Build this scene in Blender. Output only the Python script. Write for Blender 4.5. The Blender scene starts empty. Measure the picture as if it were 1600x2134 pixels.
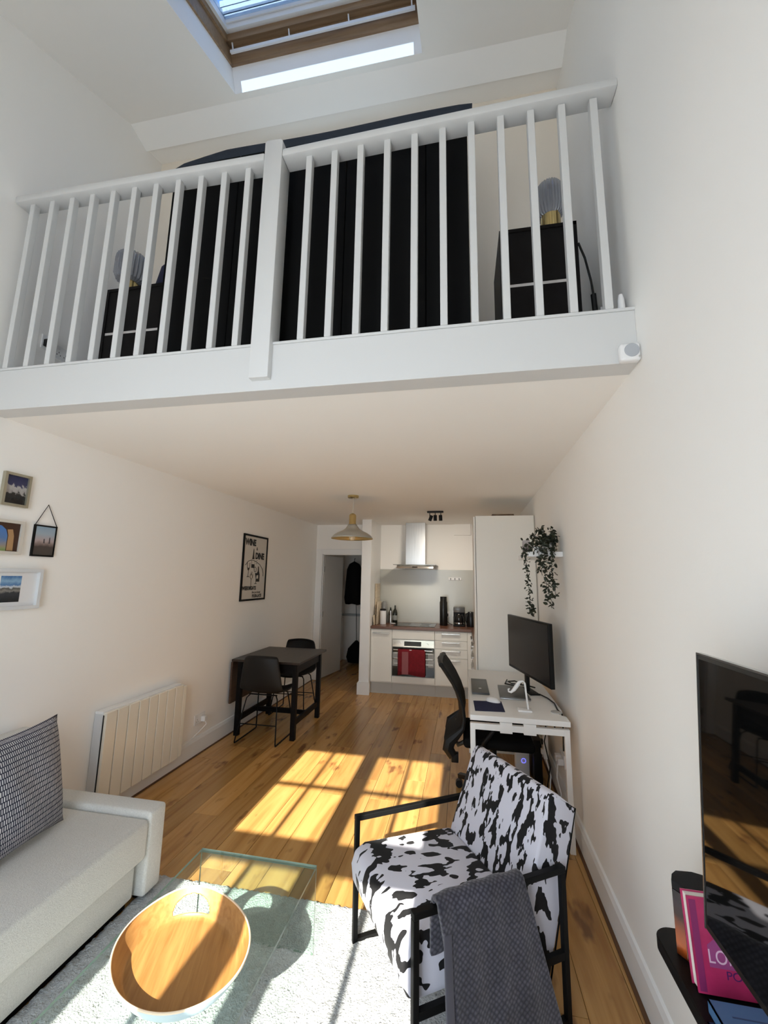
import bpy, bmesh, math, random
from mathutils import Vector, Matrix, Euler
random.seed(7)
sc = bpy.context.scene
COL = sc.collection
PI = math.pi

# ------------------------------------------------------------------ camera
YAW, PITCH, ROLL, FPX = 0.1905, 0.1612, 0.0164, 861.45
H = 1.6
def camera():
    cy, sy, cp, sp = math.cos(YAW), math.sin(YAW), math.cos(PITCH), math.sin(PITCH)
    fw = Vector((-sy*cp, cy*cp, sp)); rt = Vector((cy, sy, 0)); up = rt.cross(fw)
    r = rt*math.cos(ROLL) + up*math.sin(ROLL); u = -rt*math.sin(ROLL) + up*math.cos(ROLL)
    cam = bpy.data.cameras.new('camera'); o = bpy.data.objects.new('camera', cam); COL.objects.link(o)
    m = Matrix((r, u, -fw)).transposed().to_4x4(); m.translation = Vector((0, 0, H))
    o.matrix_world = m
    cam.sensor_fit = 'HORIZONTAL'; cam.sensor_width = 36.0; cam.lens = FPX/1600*36.0
    cam.clip_start = 0.02; cam.clip_end = 200
    sc.camera = o
camera()
# ------------------------------------------------------------------ world, sun, daylight
SUN_EL = 32.5
def world():
    w = bpy.data.worlds.new('sky'); sc.world = w; w.use_nodes = True
    nt = w.node_tree; n = nt.nodes; n.clear()
    out = n.new('ShaderNodeOutputWorld'); bg = n.new('ShaderNodeBackground')
    tc = n.new('ShaderNodeTexCoord'); sep = n.new('ShaderNodeSeparateXYZ'); cr = n.new('ShaderNodeValToRGB')
    nt.links.new(tc.outputs['Generated'], sep.inputs[0]); nt.links.new(sep.outputs['Z'], cr.inputs[0])
    e = cr.color_ramp.elements
    e[0].position = 0.0; e[0].color = (0.68, 0.74, 0.82, 1)
    e[1].position = 0.75; e[1].color = (0.36, 0.57, 0.94, 1)
    nt.links.new(cr.outputs[0], bg.inputs[0]); bg.inputs[1].default_value = 2.0
    nt.links.new(bg.outputs[0], out.inputs[0])
world()
def sun():
    l = bpy.data.lights.new('sun', 'SUN'); l.energy = 13.5; l.angle = math.radians(0.45); l.color = (1.0, 0.93, 0.82)
    o = bpy.data.objects.new('sun', l); COL.objects.link(o)
    d = Vector((0, math.cos(math.radians(SUN_EL)), -math.sin(math.radians(SUN_EL))))
    o.rotation_euler = d.to_track_quat('-Z', 'Y').to_euler(); o.location = (0, -6, 6)
sun()
def window_light(name, cx, cy, cz, w, h, power, col, rot):
    l = bpy.data.lights.new(name, 'AREA'); l.shape = 'RECTANGLE'; l.size = w; l.size_y = h; l.energy = power; l.color = col
    o = bpy.data.objects.new(name, l); COL.objects.link(o); o.location = (cx, cy, cz); o.rotation_euler = rot
WY = -0.9
window_light('daylight_left_window', -1.19, WY-0.16, 1.35, 0.6, 2.2, 17, (0.86, 0.93, 1.0), (math.radians(74), 0, 0))
window_light('daylight_right_window', -0.485, WY-0.16, 1.35, 0.6, 2.2, 17, (0.86, 0.93, 1.0), (math.radians(74), 0, 0))
vs = sc.view_settings
try:
    sc.cycles.max_bounces = 16; sc.cycles.diffuse_bounces = 9; sc.cycles.transparent_max_bounces = 16
except Exception: pass
vs.view_transform = 'Standard'; vs.look = 'None'; vs.gamma = 1.0; vs.exposure = 0.62; vs.use_curve_mapping = False

# ------------------------------------------------------------------ materials
MATS = {}
def mat(name, col, rough=0.5, metal=0.0, noise=0.0, nscale=20, bump=0.0, bscale=60, spec=0.5, stretch=(1,1,1), coat=0.0, sheen=0.0, trans=0.0):
    if name in MATS: return MATS[name]
    m = bpy.data.materials.new(name); m.use_nodes = True; nt = m.node_tree; b = nt.nodes['Principled BSDF']
    b.inputs['Base Color'].default_value = (*col, 1); b.inputs['Roughness'].default_value = rough
    b.inputs['Metallic'].default_value = metal; b.inputs['Specular IOR Level'].default_value = spec
    b.inputs['Coat Weight'].default_value = coat; b.inputs['Sheen Weight'].default_value = sheen
    b.inputs['Transmission Weight'].default_value = trans
    if noise or bump:
        tc = nt.nodes.new('ShaderNodeTexCoord'); mp = nt.nodes.new('ShaderNodeMapping')
        nt.links.new(tc.outputs['Object'], mp.inputs[0]); mp.inputs['Scale'].default_value = stretch
    if noise:
        nz = nt.nodes.new('ShaderNodeTexNoise'); nz.inputs['Scale'].default_value = nscale; nz.inputs['Detail'].default_value = 4
        nt.links.new(mp.outputs[0], nz.inputs['Vector'])
        hs = nt.nodes.new('ShaderNodeMapRange'); hs.inputs[3].default_value = 1-noise; hs.inputs[4].default_value = 1+noise
        hs.inputs[1].default_value = 0.25; hs.inputs[2].default_value = 0.75
        nt.links.new(nz.outputs[0], hs.inputs[0])
        mx = nt.nodes.new('ShaderNodeVectorMath'); mx.operation = 'SCALE'; mx.inputs[0].default_value = col
        nt.links.new(hs.outputs[0], mx.inputs['Scale']); nt.links.new(mx.outputs[0], b.inputs['Base Color'])
    if bump:
        nb = nt.nodes.new('ShaderNodeTexNoise'); nb.inputs['Scale'].default_value = bscale; nb.inputs['Detail'].default_value = 3
        nt.links.new(mp.outputs[0], nb.inputs['Vector'])
        bp = nt.nodes.new('ShaderNodeBump'); bp.inputs['Strength'].default_value = bump; bp.inputs['Distance'].default_value = 0.01
        nt.links.new(nb.outputs[0], bp.inputs['Height']); nt.links.new(bp.outputs[0], b.inputs['Normal'])
    MATS[name] = m
    return m
def nodes_of(name):
    m = bpy.data.materials.new(name); m.use_nodes = True; MATS[name] = m
    return m, m.node_tree, m.node_tree.nodes, m.node_tree.links, m.node_tree.nodes['Principled BSDF']
def ramp(n, stops, const=False):
    c = n.new('ShaderNodeValToRGB'); e = c.color_ramp.elements
    if const: c.color_ramp.interpolation = 'CONSTANT'
    while len(e) < len(stops): e.new(0.5)
    for i, (p, col) in enumerate(stops): e[i].position = p; e[i].color = (*col, 1)
    return c
def m_floor():
    m, nt, n, L, b = nodes_of('oak_floor')
    g = n.new('ShaderNodeNewGeometry'); oi = n.new('ShaderNodeObjectInfo')
    off = n.new('ShaderNodeVectorMath'); off.operation = 'SCALE'; off.inputs[0].default_value = (13.1, 7.7, 3.3); L.new(oi.outputs['Random'], off.inputs['Scale'])
    ad = n.new('ShaderNodeVectorMath'); L.new(g.outputs['Position'], ad.inputs[0]); L.new(off.outputs[0], ad.inputs[1])
    mp = n.new('ShaderNodeMapping'); mp.inputs['Scale'].default_value = (9, 0.55, 9); L.new(ad.outputs[0], mp.inputs[0])
    nz = n.new('ShaderNodeTexNoise'); nz.inputs['Scale'].default_value = 1.6; nz.inputs['Detail'].default_value = 5; nz.inputs['Distortion'].default_value = 1.2; L.new(mp.outputs[0], nz.inputs['Vector'])
    r1 = ramp(n, [(0.25, (0.33, 0.15, 0.040)), (0.5, (0.50, 0.265, 0.080)), (0.75, (0.58, 0.33, 0.112))]); L.new(nz.outputs[0], r1.inputs[0])
    # knots
    mp2 = n.new('ShaderNodeMapping'); mp2.inputs['Scale'].default_value = (5, 1.7, 5); L.new(ad.outputs[0], mp2.inputs[0])
    vo = n.new('ShaderNodeTexNoise'); vo.inputs['Scale'].default_value = 1.9; vo.inputs['Detail'].default_value = 3; L.new(mp2.outputs[0], vo.inputs['Vector'])
    r2 = ramp(n, [(0.62, (0, 0, 0)), (0.72, (1, 1, 1))]); L.new(vo.outputs[0], r2.inputs[0])
    mx = n.new('ShaderNodeMix'); mx.data_type = 'RGBA'; L.new(r2.outputs[0], mx.inputs[0]); L.new(r1.outputs[0], mx.inputs[6]); mx.inputs[7].default_value = (0.20, 0.085, 0.028, 1)
    # plank to plank tone
    hv = n.new('ShaderNodeHueSaturation'); mr = n.new('ShaderNodeMapRange'); mr.inputs[3].default_value = 0.72; mr.inputs[4].default_value = 1.12
    L.new(oi.outputs['Random'], mr.inputs[0]); L.new(mr.outputs[0], hv.inputs['Value']); L.new(mx.outputs[2], hv.inputs['Color'])
    L.new(hv.outputs[0], b.inputs['Base Color']); b.inputs['Roughness'].default_value = 0.27; b.inputs['Specular IOR Level'].default_value = 0.6
    return m
def m_wood(name, c0, c1, scale=1.0, axis=1, rough=0.4, fine=14, rot=0.0):
    m, nt, n, L, b = nodes_of(name)
    tc = n.new('ShaderNodeTexCoord'); mp = n.new('ShaderNodeMapping'); s = [fine*scale]*3; s[axis] = 0.9*scale
    mp.inputs['Scale'].default_value = s; vr = n.new('ShaderNodeVectorRotate'); vr.rotation_type = 'Z_AXIS'; vr.inputs['Angle'].default_value = rot; L.new(tc.outputs['Object'], vr.inputs[0]); L.new(vr.outputs[0], mp.inputs[0])
    nz = n.new('ShaderNodeTexNoise'); nz.inputs['Scale'].default_value = 3; nz.inputs['Detail'].default_value = 5; nz.inputs['Distortion'].default_value = 0.6; L.new(mp.outputs[0], nz.inputs['Vector'])
    r = ramp(n, [(0.3, c0), (0.7, c1)]); L.new(nz.outputs[0], r.inputs[0]); L.new(r.outputs[0], b.inputs['Base Color']); b.inputs['Roughness'].default_value = rough
    return m
def m_cow(name, st):
    m, nt, n, L, b = nodes_of(name)
    tc = n.new('ShaderNodeTexCoord'); mp = n.new('ShaderNodeMapping'); mp.inputs['Scale'].default_value = st; L.new(tc.outputs['Object'], mp.inputs[0])
    nz = n.new('ShaderNodeTexNoise'); nz.inputs['Scale'].default_value = 1.0; nz.inputs['Detail'].default_value = 2.2; nz.inputs['Roughness'].default_value = 0.5; nz.inputs['Distortion'].default_value = 0.15; L.new(mp.outputs[0], nz.inputs['Vector'])
    r = ramp(n, [(0.0, (0.60, 0.60, 0.68)), (0.53, (0.008, 0.008, 0.009))]); r.color_ramp.interpolation = 'CONSTANT'; L.new(nz.outputs[0], r.inputs[0]); L.new(r.outputs[0], b.inputs['Base Color'])
    b.inputs['Roughness'].default_value = 0.75; b.inputs['Specular IOR Level'].default_value = 0.25; b.inputs['Sheen Weight'].default_value = 0.05
    return m
def m_glass(name, tint, ior=1.5, gl=1.0):
    m, nt, n, L, b = nodes_of(name); n.remove(b); out = n['Material Output']
    tr = n.new('ShaderNodeBsdfTransparent'); tr.inputs[0].default_value = (*tint, 1)
    g = n.new('ShaderNodeBsdfGlossy'); g.inputs['Roughness'].default_value = 0.0; g.inputs[0].default_value = (gl, gl, gl, 1)
    lw = n.new('ShaderNodeLayerWeight'); lw.inputs[0].default_value = 0.5; pw = n.new('ShaderNodeMath'); pw.operation = 'POWER'; pw.inputs[1].default_value = 5.0
    L.new(lw.outputs['Facing'], pw.inputs[0]); f = n.new('ShaderNodeMapRange'); f.inputs[3].default_value = ((ior-1)/(ior+1))**2; f.inputs[4].default_value = 0.9; L.new(pw.outputs[0], f.inputs[0]); mx = n.new('ShaderNodeMixShader')
    L.new(f.outputs[0], mx.inputs[0]); L.new(tr.outputs[0], mx.inputs[1]); L.new(g.outputs[0], mx.inputs[2]); L.new(mx.outputs[0], out.inputs[0])
    return m
def m_weave():
    m, nt, n, L, b = nodes_of('cushion_dashes')
    tc = n.new('ShaderNodeTexCoord'); mp = n.new('ShaderNodeMapping'); mp.inputs['Rotation'].default_value = (0, 0, 0); L.new(tc.outputs['UV'], mp.inputs[0])
    br = n.new('ShaderNodeTexBrick'); br.inputs['Scale'].default_value = 1; br.inputs['Brick Width'].default_value = 0.0092; br.inputs['Row Height'].default_value = 0.0225
    br.inputs['Mortar Size'].default_value = 0.0024; br.inputs['Mortar Smooth'].default_value = 0.2; br.inputs['Color1'].default_value = (0.62, 0.62, 0.64, 1); br.inputs['Color2'].default_value = (0.45, 0.45, 0.48, 1); br.inputs['Mortar'].default_value = (0.018, 0.02, 0.045, 1)
    L.new(mp.outputs[0], br.inputs['Vector']); L.new(br.outputs[0], b.inputs['Base Color']); b.inputs['Roughness'].default_value = 0.9
    return m
def m_blanket():
    m, nt, n, L, b = nodes_of('waffle_blanket')
    tc = n.new('ShaderNodeTexCoord'); mp = n.new('ShaderNodeMapping'); mp.inputs['Rotation'].default_value = (0, 0, math.radians(45)); L.new(tc.outputs['UV'], mp.inputs[0])
    ck = n.new('ShaderNodeTexVoronoi'); ck.inputs['Scale'].default_value = 74; ck.inputs['Randomness'].default_value = 0.25; L.new(mp.outputs[0], ck.inputs['Vector'])
    r = ramp(n, [(0.1, (0.085, 0.082, 0.105)), (0.55, (0.022, 0.021, 0.032))]); L.new(ck.outputs['Distance'], r.inputs[0])
    nz = n.new('ShaderNodeTexNoise'); nz.inputs['Scale'].default_value = 9; L.new(tc.outputs['UV'], nz.inputs['Vector'])
    mr = n.new('ShaderNodeMapRange'); mr.inputs[1].default_value = 0.3; mr.inputs[2].default_value = 0.7; mr.inputs[3].default_value = 0.8; mr.inputs[4].default_value = 1.25; L.new(nz.outputs[0], mr.inputs[0])
    sc_ = n.new('ShaderNodeVectorMath'); sc_.operation = 'SCALE'; L.new(r.outputs[0], sc_.inputs[0]); L.new(mr.outputs[0], sc_.inputs['Scale']); L.new(sc_.outputs[0], b.inputs['Base Color'])
    bp = n.new('ShaderNodeBump'); bp.inputs['Strength'].default_value = 0.6; bp.inputs['Distance'].default_value = 0.004; bp.invert = True; L.new(ck.outputs['Distance'], bp.inputs['Height']); L.new(bp.outputs[0], b.inputs['Normal'])
    b.inputs['Roughness'].default_value = 0.95; b.inputs['Sheen Weight'].default_value = 0.3
    return m
def m_photo(name, stops, nscale=5, amt=0.25, axis='Z', seed=0, detail=4):
    m, nt, n, L, b = nodes_of(name)
    tc = n.new('ShaderNodeTexCoord'); sp = n.new('ShaderNodeSeparateXYZ'); L.new(tc.outputs['Generated'], sp.inputs[0])
    mp = n.new('ShaderNodeMapping'); mp.inputs['Location'].default_value = (seed, seed, seed); L.new(tc.outputs['Generated'], mp.inputs[0])
    nz = n.new('ShaderNodeTexNoise'); nz.inputs['Scale'].default_value = nscale; nz.inputs['Detail'].default_value = detail; L.new(mp.outputs[0], nz.inputs['Vector'])
    ma = n.new('ShaderNodeMath'); ma.operation = 'MULTIPLY_ADD'; L.new(nz.outputs[0], ma.inputs[0]); ma.inputs[1].default_value = amt; L.new(sp.outputs[axis], ma.inputs[2])
    sb = n.new('ShaderNodeMath'); sb.operation = 'SUBTRACT'; L.new(ma.outputs[0], sb.inputs[0]); sb.inputs[1].default_value = amt/2
    r = ramp(n, stops); L.new(sb.outputs[0], r.inputs[0]); L.new(r.outputs[0], b.inputs['Base Color']); b.inputs['Roughness'].default_value = 0.25
    return m
WALL = mat('wall_paint', (0.90, 0.885, 0.855), 0.9, bump=0.03, bscale=180, spec=0.2)
CEIL = mat('ceiling_paint', (0.93, 0.915, 0.885), 0.95, spec=0.1)
GLOSSW = mat('white_gloss_paint', (0.84, 0.845, 0.84), 0.4, bump=0.02, bscale=40)
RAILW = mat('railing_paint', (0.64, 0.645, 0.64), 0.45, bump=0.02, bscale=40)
FLOOR = m_floor()
BLACK = mat('black_metal', (0.005, 0.005, 0.005), 0.5, spec=0.14)
BLACKW = mat('black_stained_wood', (0.006, 0.005, 0.005), 0.45, spec=0.12, noise=0.3, nscale=30)
BLACKP = mat('black_plastic', (0.007, 0.007, 0.007), 0.45, spec=0.25)
CABW = mat('cabinet_cream', (0.80, 0.785, 0.73), 0.35)
STEEL = mat('brushed_steel', (0.50, 0.49, 0.47), 0.28, 1.0, noise=0.1, nscale=60, stretch=(1, 1, 0.05))
CHROME = mat('polished_steel', (0.75, 0.74, 0.72), 0.15, 1.0)
BRASS = mat('brass', (0.60, 0.47, 0.22), 0.25, 1.0)
WHITEP = mat('white_plastic', (0.80, 0.80, 0.80), 0.35)
DESKW = mat('desk_white', (0.86, 0.85, 0.83), 0.35)
DARK = mat('dark_gap', (0.02, 0.018, 0.016), 0.8)
SOFA = mat('sofa_weave', (0.60, 0.595, 0.565), 0.95, noise=0.10, nscale=160, bump=0.35, bscale=260, sheen=0.15)
RUG = mat('rug_pile', (0.45, 0.465, 0.47), 1.0, noise=0.16, nscale=70, bump=1.0, bscale=130, sheen=0.1)
TABLEW = m_wood('dark_table_wood', (0.018, 0.011, 0.008), (0.038, 0.024, 0.016), 1.0, 1, 0.38)
WORKTOP = m_wood('walnut_worktop', (0.085, 0.032, 0.018), (0.17, 0.075, 0.042), 1.0, 0, 0.3)
OAKTRAY = m_wood('tray_veneer', (0.28, 0.125, 0.032), (0.40, 0.205, 0.062), 1.6, 1, 0.4, fine=14, rot=math.radians(-55))
PINE = m_wood('pine_frame', (0.22, 0.135, 0.07), (0.33, 0.215, 0.12), 1.0, 0, 0.5)
COW = m_cow('cowhide_print_back', (36, 22, 13)); COW2 = m_cow('cowhide_print_seat', (22, 10, 12))
GLASS = m_glass('table_glass', (0.93, 0.975, 0.955), 1.45); GEDGE = mat('glass_edge', (0.22, 0.29, 0.25), 0.1, spec=0.9)
SKYGLASS = m_glass('dimmed_skylight_glass', (0.42, 0.51, 0.62), 1.5)  # dark tint put in to cut the sun reaching the loft
WGLASS = m_glass('window_glass', (0.97, 0.98, 0.98), 1.2)
SMOKE = mat('smoked_ribbed_glass', (0.20, 0.21, 0.24), 0.08, spec=0.9, coat=0.5)
WEAVE = m_weave(); BLANKET = m_blanket()
LEAF = mat('leaf_green', (0.016, 0.022, 0.010), 0.5, noise=0.4, nscale=30)
RED = mat('red_towel', (0.20, 0.008, 0.016), 0.95, noise=0.2, nscale=40, bump=0.3, bscale=200)
NAVY = mat('navy_fabric', (0.010, 0.014, 0.055), 0.9, bump=0.2, bscale=150)
SLATE = mat('slate_fabric', (0.035, 0.042, 0.055), 0.95, bump=0.2, bscale=100, spec=0.1)
BLKF = mat('black_fabric', (0.008, 0.008, 0.008), 0.9, spec=0.06)
SPLASH = mat('splashback_glass', (0.47, 0.465, 0.415), 0.2)

# ------------------------------------------------------------------ mesh builder
class MB:
    def __init__(s): s.v = []; s.f = []; s.mi = []
    def add(s, vs, fs, mi=0):
        k = len(s.v); s.v += [tuple(v) for v in vs]; s.f += [tuple(i+k for i in f) for f in fs]; s.mi += [mi]*len(fs); return s
    def box(s, x0, x1, y0, y1, z0, z1, mi=0):
        return s.add([(x0,y0,z0),(x1,y0,z0),(x1,y1,z0),(x0,y1,z0),(x0,y0,z1),(x1,y0,z1),(x1,y1,z1),(x0,y1,z1)],
                     [(0,3,2,1),(4,5,6,7),(0,1,5,4),(1,2,6,5),(2,3,7,6),(3,0,4,7)], mi)
    def hexa(s, p, mi=0): return s.add(p, [(0,3,2,1),(4,5,6,7),(0,1,5,4),(1,2,6,5),(2,3,7,6),(3,0,4,7)], mi)
    def bar(s, a, b, w, h=None, up=(0,0,1), mi=0):
        a, b = Vector(a), Vector(b); h = h or w; d = (b-a).normalized(); u = Vector(up)
        if abs(d.dot(u)) > 0.98: u = Vector((0,1,0))
        sx = d.cross(u).normalized(); u = sx.cross(d).normalized(); sx *= w/2; u *= h/2
        return s.hexa([a-sx-u, a+sx-u, b+sx-u, b-sx-u, a-sx+u, a+sx+u, b+sx+u, b-sx+u], mi)
    def tube(s, pts, r, n=8, mi=0, closed=False):
        pts = [Vector(p) for p in pts]; rs = r if isinstance(r, (list, tuple)) else [r]*len(pts)
        rings = []; prev = None
        for i, p in enumerate(pts):
            if closed: t = (pts[(i+1) % len(pts)]-pts[i-1]).normalized()
            else: t = (pts[min(i+1, len(pts)-1)]-pts[max(i-1, 0)]).normalized()
            if prev is None:
                a = Vector((0,0,1)) if abs(t.z) < 0.9 else Vector((1,0,0)); prev = (a-t*a.dot(t)).normalized()
            else:
                q = prev-t*prev.dot(t); prev = q.normalized() if q.length > 1e-6 else prev
            b = t.cross(prev); rings.append([p+(prev*math.cos(2*PI*k/n)+b*math.sin(2*PI*k/n))*rs[i] for k in range(n)])
        k0 = len(s.v)
        for rg in rings: s.v += [tuple(v) for v in rg]
        m = len(rings)
        for i in range(m if closed else m-1):
            j = (i+1) % m
            for k in range(n): s.f.append((k0+i*n+k, k0+i*n+(k+1) % n, k0+j*n+(k+1) % n, k0+j*n+k)); s.mi.append(mi)
        if not closed:
            s.f.append(tuple(k0+k for k in reversed(range(n)))); s.mi.append(mi); s.f.append(tuple(k0+(m-1)*n+k for k in range(n))); s.mi.append(mi)
        return s
    def lathe(s, prof, n=32, c=(0,0,0), mi=0, rib=0, ribn=0):
        k0 = len(s.v)
        for (r, z) in prof:
            for k in range(n):
                a = 2*PI*k/n; rr = r*(1+(rib*math.cos(ribn*a) if ribn else 0)); s.v.append((c[0]+rr*math.cos(a), c[1]+rr*math.sin(a), c[2]+z))
        for i in range(len(prof)-1):
            for k in range(n): s.f.append((k0+i*n+k, k0+i*n+(k+1) % n, k0+(i+1)*n+(k+1) % n, k0+(i+1)*n+k)); s.mi.append(mi)
        if prof[0][0] > 1e-6: s.f.append(tuple(k0+k for k in reversed(range(n)))); s.mi.append(mi)
        if prof[-1][0] > 1e-6: s.f.append(tuple(k0+(len(prof)-1)*n+k for k in range(n))); s.mi.append(mi)
        return s
    def prism(s, poly, axis, a, b, mi=0):
        n = len(poly)
        def P(u, w, t): return {'x': (t,u,w), 'y': (u,t,w), 'z': (u,w,t)}[axis]
        return s.add([P(u,w,a) for u,w in poly]+[P(u,w,b) for u,w in poly],
                     [tuple(range(n))[::-1], tuple(range(n,2*n))]+[(i,(i+1)%n,n+(i+1)%n,n+i) for i in range(n)], mi)
    def xf(s, M, i0=0):
        for i in range(i0, len(s.v)): s.v[i] = tuple(M @ Vector(s.v[i]))
        return s
    def build(s, name, mats, parent=None, bevel=0, seg=2, smooth=False, world=True, subd=0):
        me = bpy.data.meshes.new(name)
        off = Vector((0,0,0)); vs = s.v
        rt = parent
        while rt is not None and rt.parent is not None: rt = rt.parent
        if rt is not None and world:
            M = rt.matrix_basis.inverted(); vs = [tuple(M @ Vector(v)) for v in vs]
        me.from_pydata(vs, [], s.f)
        if not isinstance(mats, (list, tuple)): mats = [mats]
        for m in mats: me.materials.append(m)
        for p, i in zip(me.polygons, s.mi): p.material_index = i
        bm = bmesh.new(); bm.from_mesh(me); bmesh.ops.recalc_face_normals(bm, faces=bm.faces[:])
        if bevel:
            es = [e for e in bm.edges if len(e.link_faces) == 2 and e.calc_face_angle(0) > 0.6]
            bmesh.ops.bevel(bm, geom=es, offset=bevel, segments=seg, affect='EDGES', profile=0.5, clamp_overlap=True)
        bm.to_mesh(me); bm.free()
        o = bpy.data.objects.new(name, me); COL.objects.link(o)
        if smooth or (bevel and seg > 1):
            for p in me.polygons: p.use_smooth = True
            try: me.set_sharp_from_angle(angle=math.radians(38))
            except Exception: pass
        if subd:
            md = o.modifiers.new('subdivision', 'SUBSURF'); md.levels = subd; md.render_levels = subd
        if parent is not None: o.parent = parent
        return o
def T(name, label, cat, loc, rot=0, group=None):
    o = bpy.data.objects.new(name, None); COL.objects.link(o)
    o.matrix_basis = Matrix.Translation(Vector(loc)) @ Matrix.Rotation(rot, 4, 'Z')
    o['label'] = label; o['category'] = cat
    if group: o['group'] = group
    return o
def tag(o, label, cat, group=None):
    o['label'] = label; o['category'] = cat
    if group: o['group'] = group
    return o
def S(o, label=None):
    o['kind'] = 'structure'
    if label: o['label'] = label
    return o
def origin_to(o, p):
    d = Vector(p); o.data.transform(Matrix.Translation(-d)); o.location = d; return o

XL = -2.42
def xr(y): return 0.632+0.019*y          # the right wall runs very slightly out of square
def sz(y): return 2.425+0.0125*(y-1.6)   # soffit height

# ================================================================== STRUCTURE
YB = 6.70; YD = 6.62; YH = 8.35
fl = MB().box(XL-0.1, 1.0, WY-0.1, YH+0.1, -0.12, -0.012).build('floor', mat('subfloor', (0.05, 0.03, 0.015), 0.9)); S(fl)
PW = 0.19
unit = bpy.data.meshes.new('plank'); tmp = MB().box(0, 1, 0, 1, -0.012, 0.0); unit.from_pydata(tmp.v, [], tmp.f); unit.materials.append(FLOOR)
bmx = bmesh.new(); bmx.from_mesh(unit); bmesh.ops.recalc_face_normals(bmx, faces=bmx.faces[:]); bmx.to_mesh(unit); bmx.free()
x = XL+0.005; rnd = random.Random(3)
while x < 0.79:
    y = WY-rnd.uniform(0, 1.2); xe = min(x+PW-0.0025, 0.80)
    while y < YH:
        ln = rnd.uniform(1.2, 2.2); y0 = max(y, WY); y1 = min(y+ln-0.0025, YH)
        if y1-y0 > 0.05 and not (x > -1.45 and y0 > YB):
            if x > -1.45: y1 = min(y1, YB)
            o = bpy.data.objects.new('plank', unit); COL.objects.link(o); o.parent = fl; o.location = (x, y0, rnd.uniform(-0.0006, 0)); o.scale = (xe-x, y1-y0, 1)
        y += ln
    x += PW
# roof slope, ridge fold and back wall of the loft
def za(y): return 4.583+0.446*(y-1.347)
Y0R = WY
SX0, SX1, SY1 = -1.522, -0.214, 2.143     # skylight opening
SY0 = 1.42
r = MB()
def roofslab(x0, x1, y0, y1, t=0.30):
    nn = Vector((0, -0.446, 1)).normalized()*t
    r.hexa([(x0,y0,za(y0)),(x1,y0,za(y0)),(x1,y1,za(y1)),(x0,y1,za(y1)),
            (x0,y0+nn.y,za(y0)+nn.z),(x1,y0+nn.y,za(y0)+nn.z),(x1,y1+nn.y,za(y1)+nn.z),(x0,y1+nn.y,za(y1)+nn.z)])
roofslab(XL-0.1, SX0, Y0R-0.1, 2.2); roofslab(SX1, 0.9, Y0R-0.1, 2.2); roofslab(SX0, SX1, Y0R-0.1, SY0); roofslab(SX0, SX1, SY1, 2.2)
S(r.build('ceiling', CEIL))
ZR = za(2.2)
c2 = MB().prism([(2.2, ZR), (2.365, 4.915), (2.365, 4.935), (2.55, 4.99), (3.0, 5.1), (3.0, 5.6), (2.08, 5.4), (2.07, ZR+0.28)], 'x', XL-0.1, 0.9).build('ceiling', CEIL); S(c2)
w = MB().box(XL-0.1, 0.9, 2.53, 2.68, 2.60, 5.2).build('wall_loft_back', mat('loft_wall_warm_light', (0.87, 0.80, 0.70), 0.9, bump=0.03, bscale=180, spec=0.2)); S(w)  # white wall with the warm cast of the light put into its colour
# side walls
def side_profile(): return [(WY-0.1, -0.05), (YH+0.1, -0.05), (YH+0.1, 2.8), (3.0, 2.8), (3.0, 5.5), (2.1, 5.35), (WY-0.1, za(WY-0.1)+0.25)]
S(MB().prism(side_profile(), 'x', XL-0.12, XL).build('wall_left', WALL))
mb = MB(); pr = side_profile(); n = len(pr)
mb.add([(xr(y), y, z) for y, z in pr]+[(xr(y)+0.12, y, z) for y, z in pr], [tuple(range(n)), tuple(range(n,2*n))[::-1]]+[(i,(i+1)%n,n+(i+1)%n,n+i) for i in range(n)])
S(mb.build('wall_right', WALL))
# window wall behind the camera, with the two tall glazed openings the sunlight comes through
W1 = (-1.468, -0.915); W2 = (-0.772, -0.205)
ZT = 3.15; ZTR = 2.245
mb = MB()
for a, b_ in ((XL-0.1, W1[0]-0.03), (W1[1]+0.03, W2[0]-0.03), (W2[1]+0.03, 0.9)): mb.box(a, b_, WY-0.10, WY+0.10 if False else WY, -0.05, 3.9)
mb.box(XL-0.1, 0.9, WY-0.10, WY, ZT+0.03, 3.95); mb.box(XL-0.1, 0.9, WY-0.10, WY, -0.05, 0.12)
S(mb.build('wall_front', WALL))
for i, (a, b_) in enumerate((W1, W2)):
    m_ = (a+b_)/2+(-0.01 if i == 0 else 0.0)
    fr = MB()
    fr.box(a-0.03, a, WY-0.06, WY-0.02, 0.12, ZT+0.03); fr.box(b_, b_+0.03, WY-0.06, WY-0.02, 0.12, ZT+0.03)
    fr.box(a, b_, WY-0.06, WY-0.02, ZT, ZT+0.03); fr.box(a, b_, WY-0.06, WY-0.02, 0.12, 0.2)
    fr.box(a, b_, WY-0.06, WY-0.02, 2.165, 2.32)
    fr.box(m_-0.017, m_+0.017, WY-0.055, WY-0.025, 0.2, ZT); fr.box(a, b_, WY-0.055, WY-0.025, 2.725, 2.75)
    f = S(fr.build('window_%d' % (i+1), GLOSSW))
    for (p, q) in ((a, m_-0.017), (m_+0.017, b_)):
        for (z0, z1) in ((0.2, 2.165), (2.32, 2.725), (2.75, ZT)):
            MB().box(p, q, WY-0.042, WY-0.038, z0, z1).build('pane', WGLASS, f)
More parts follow.
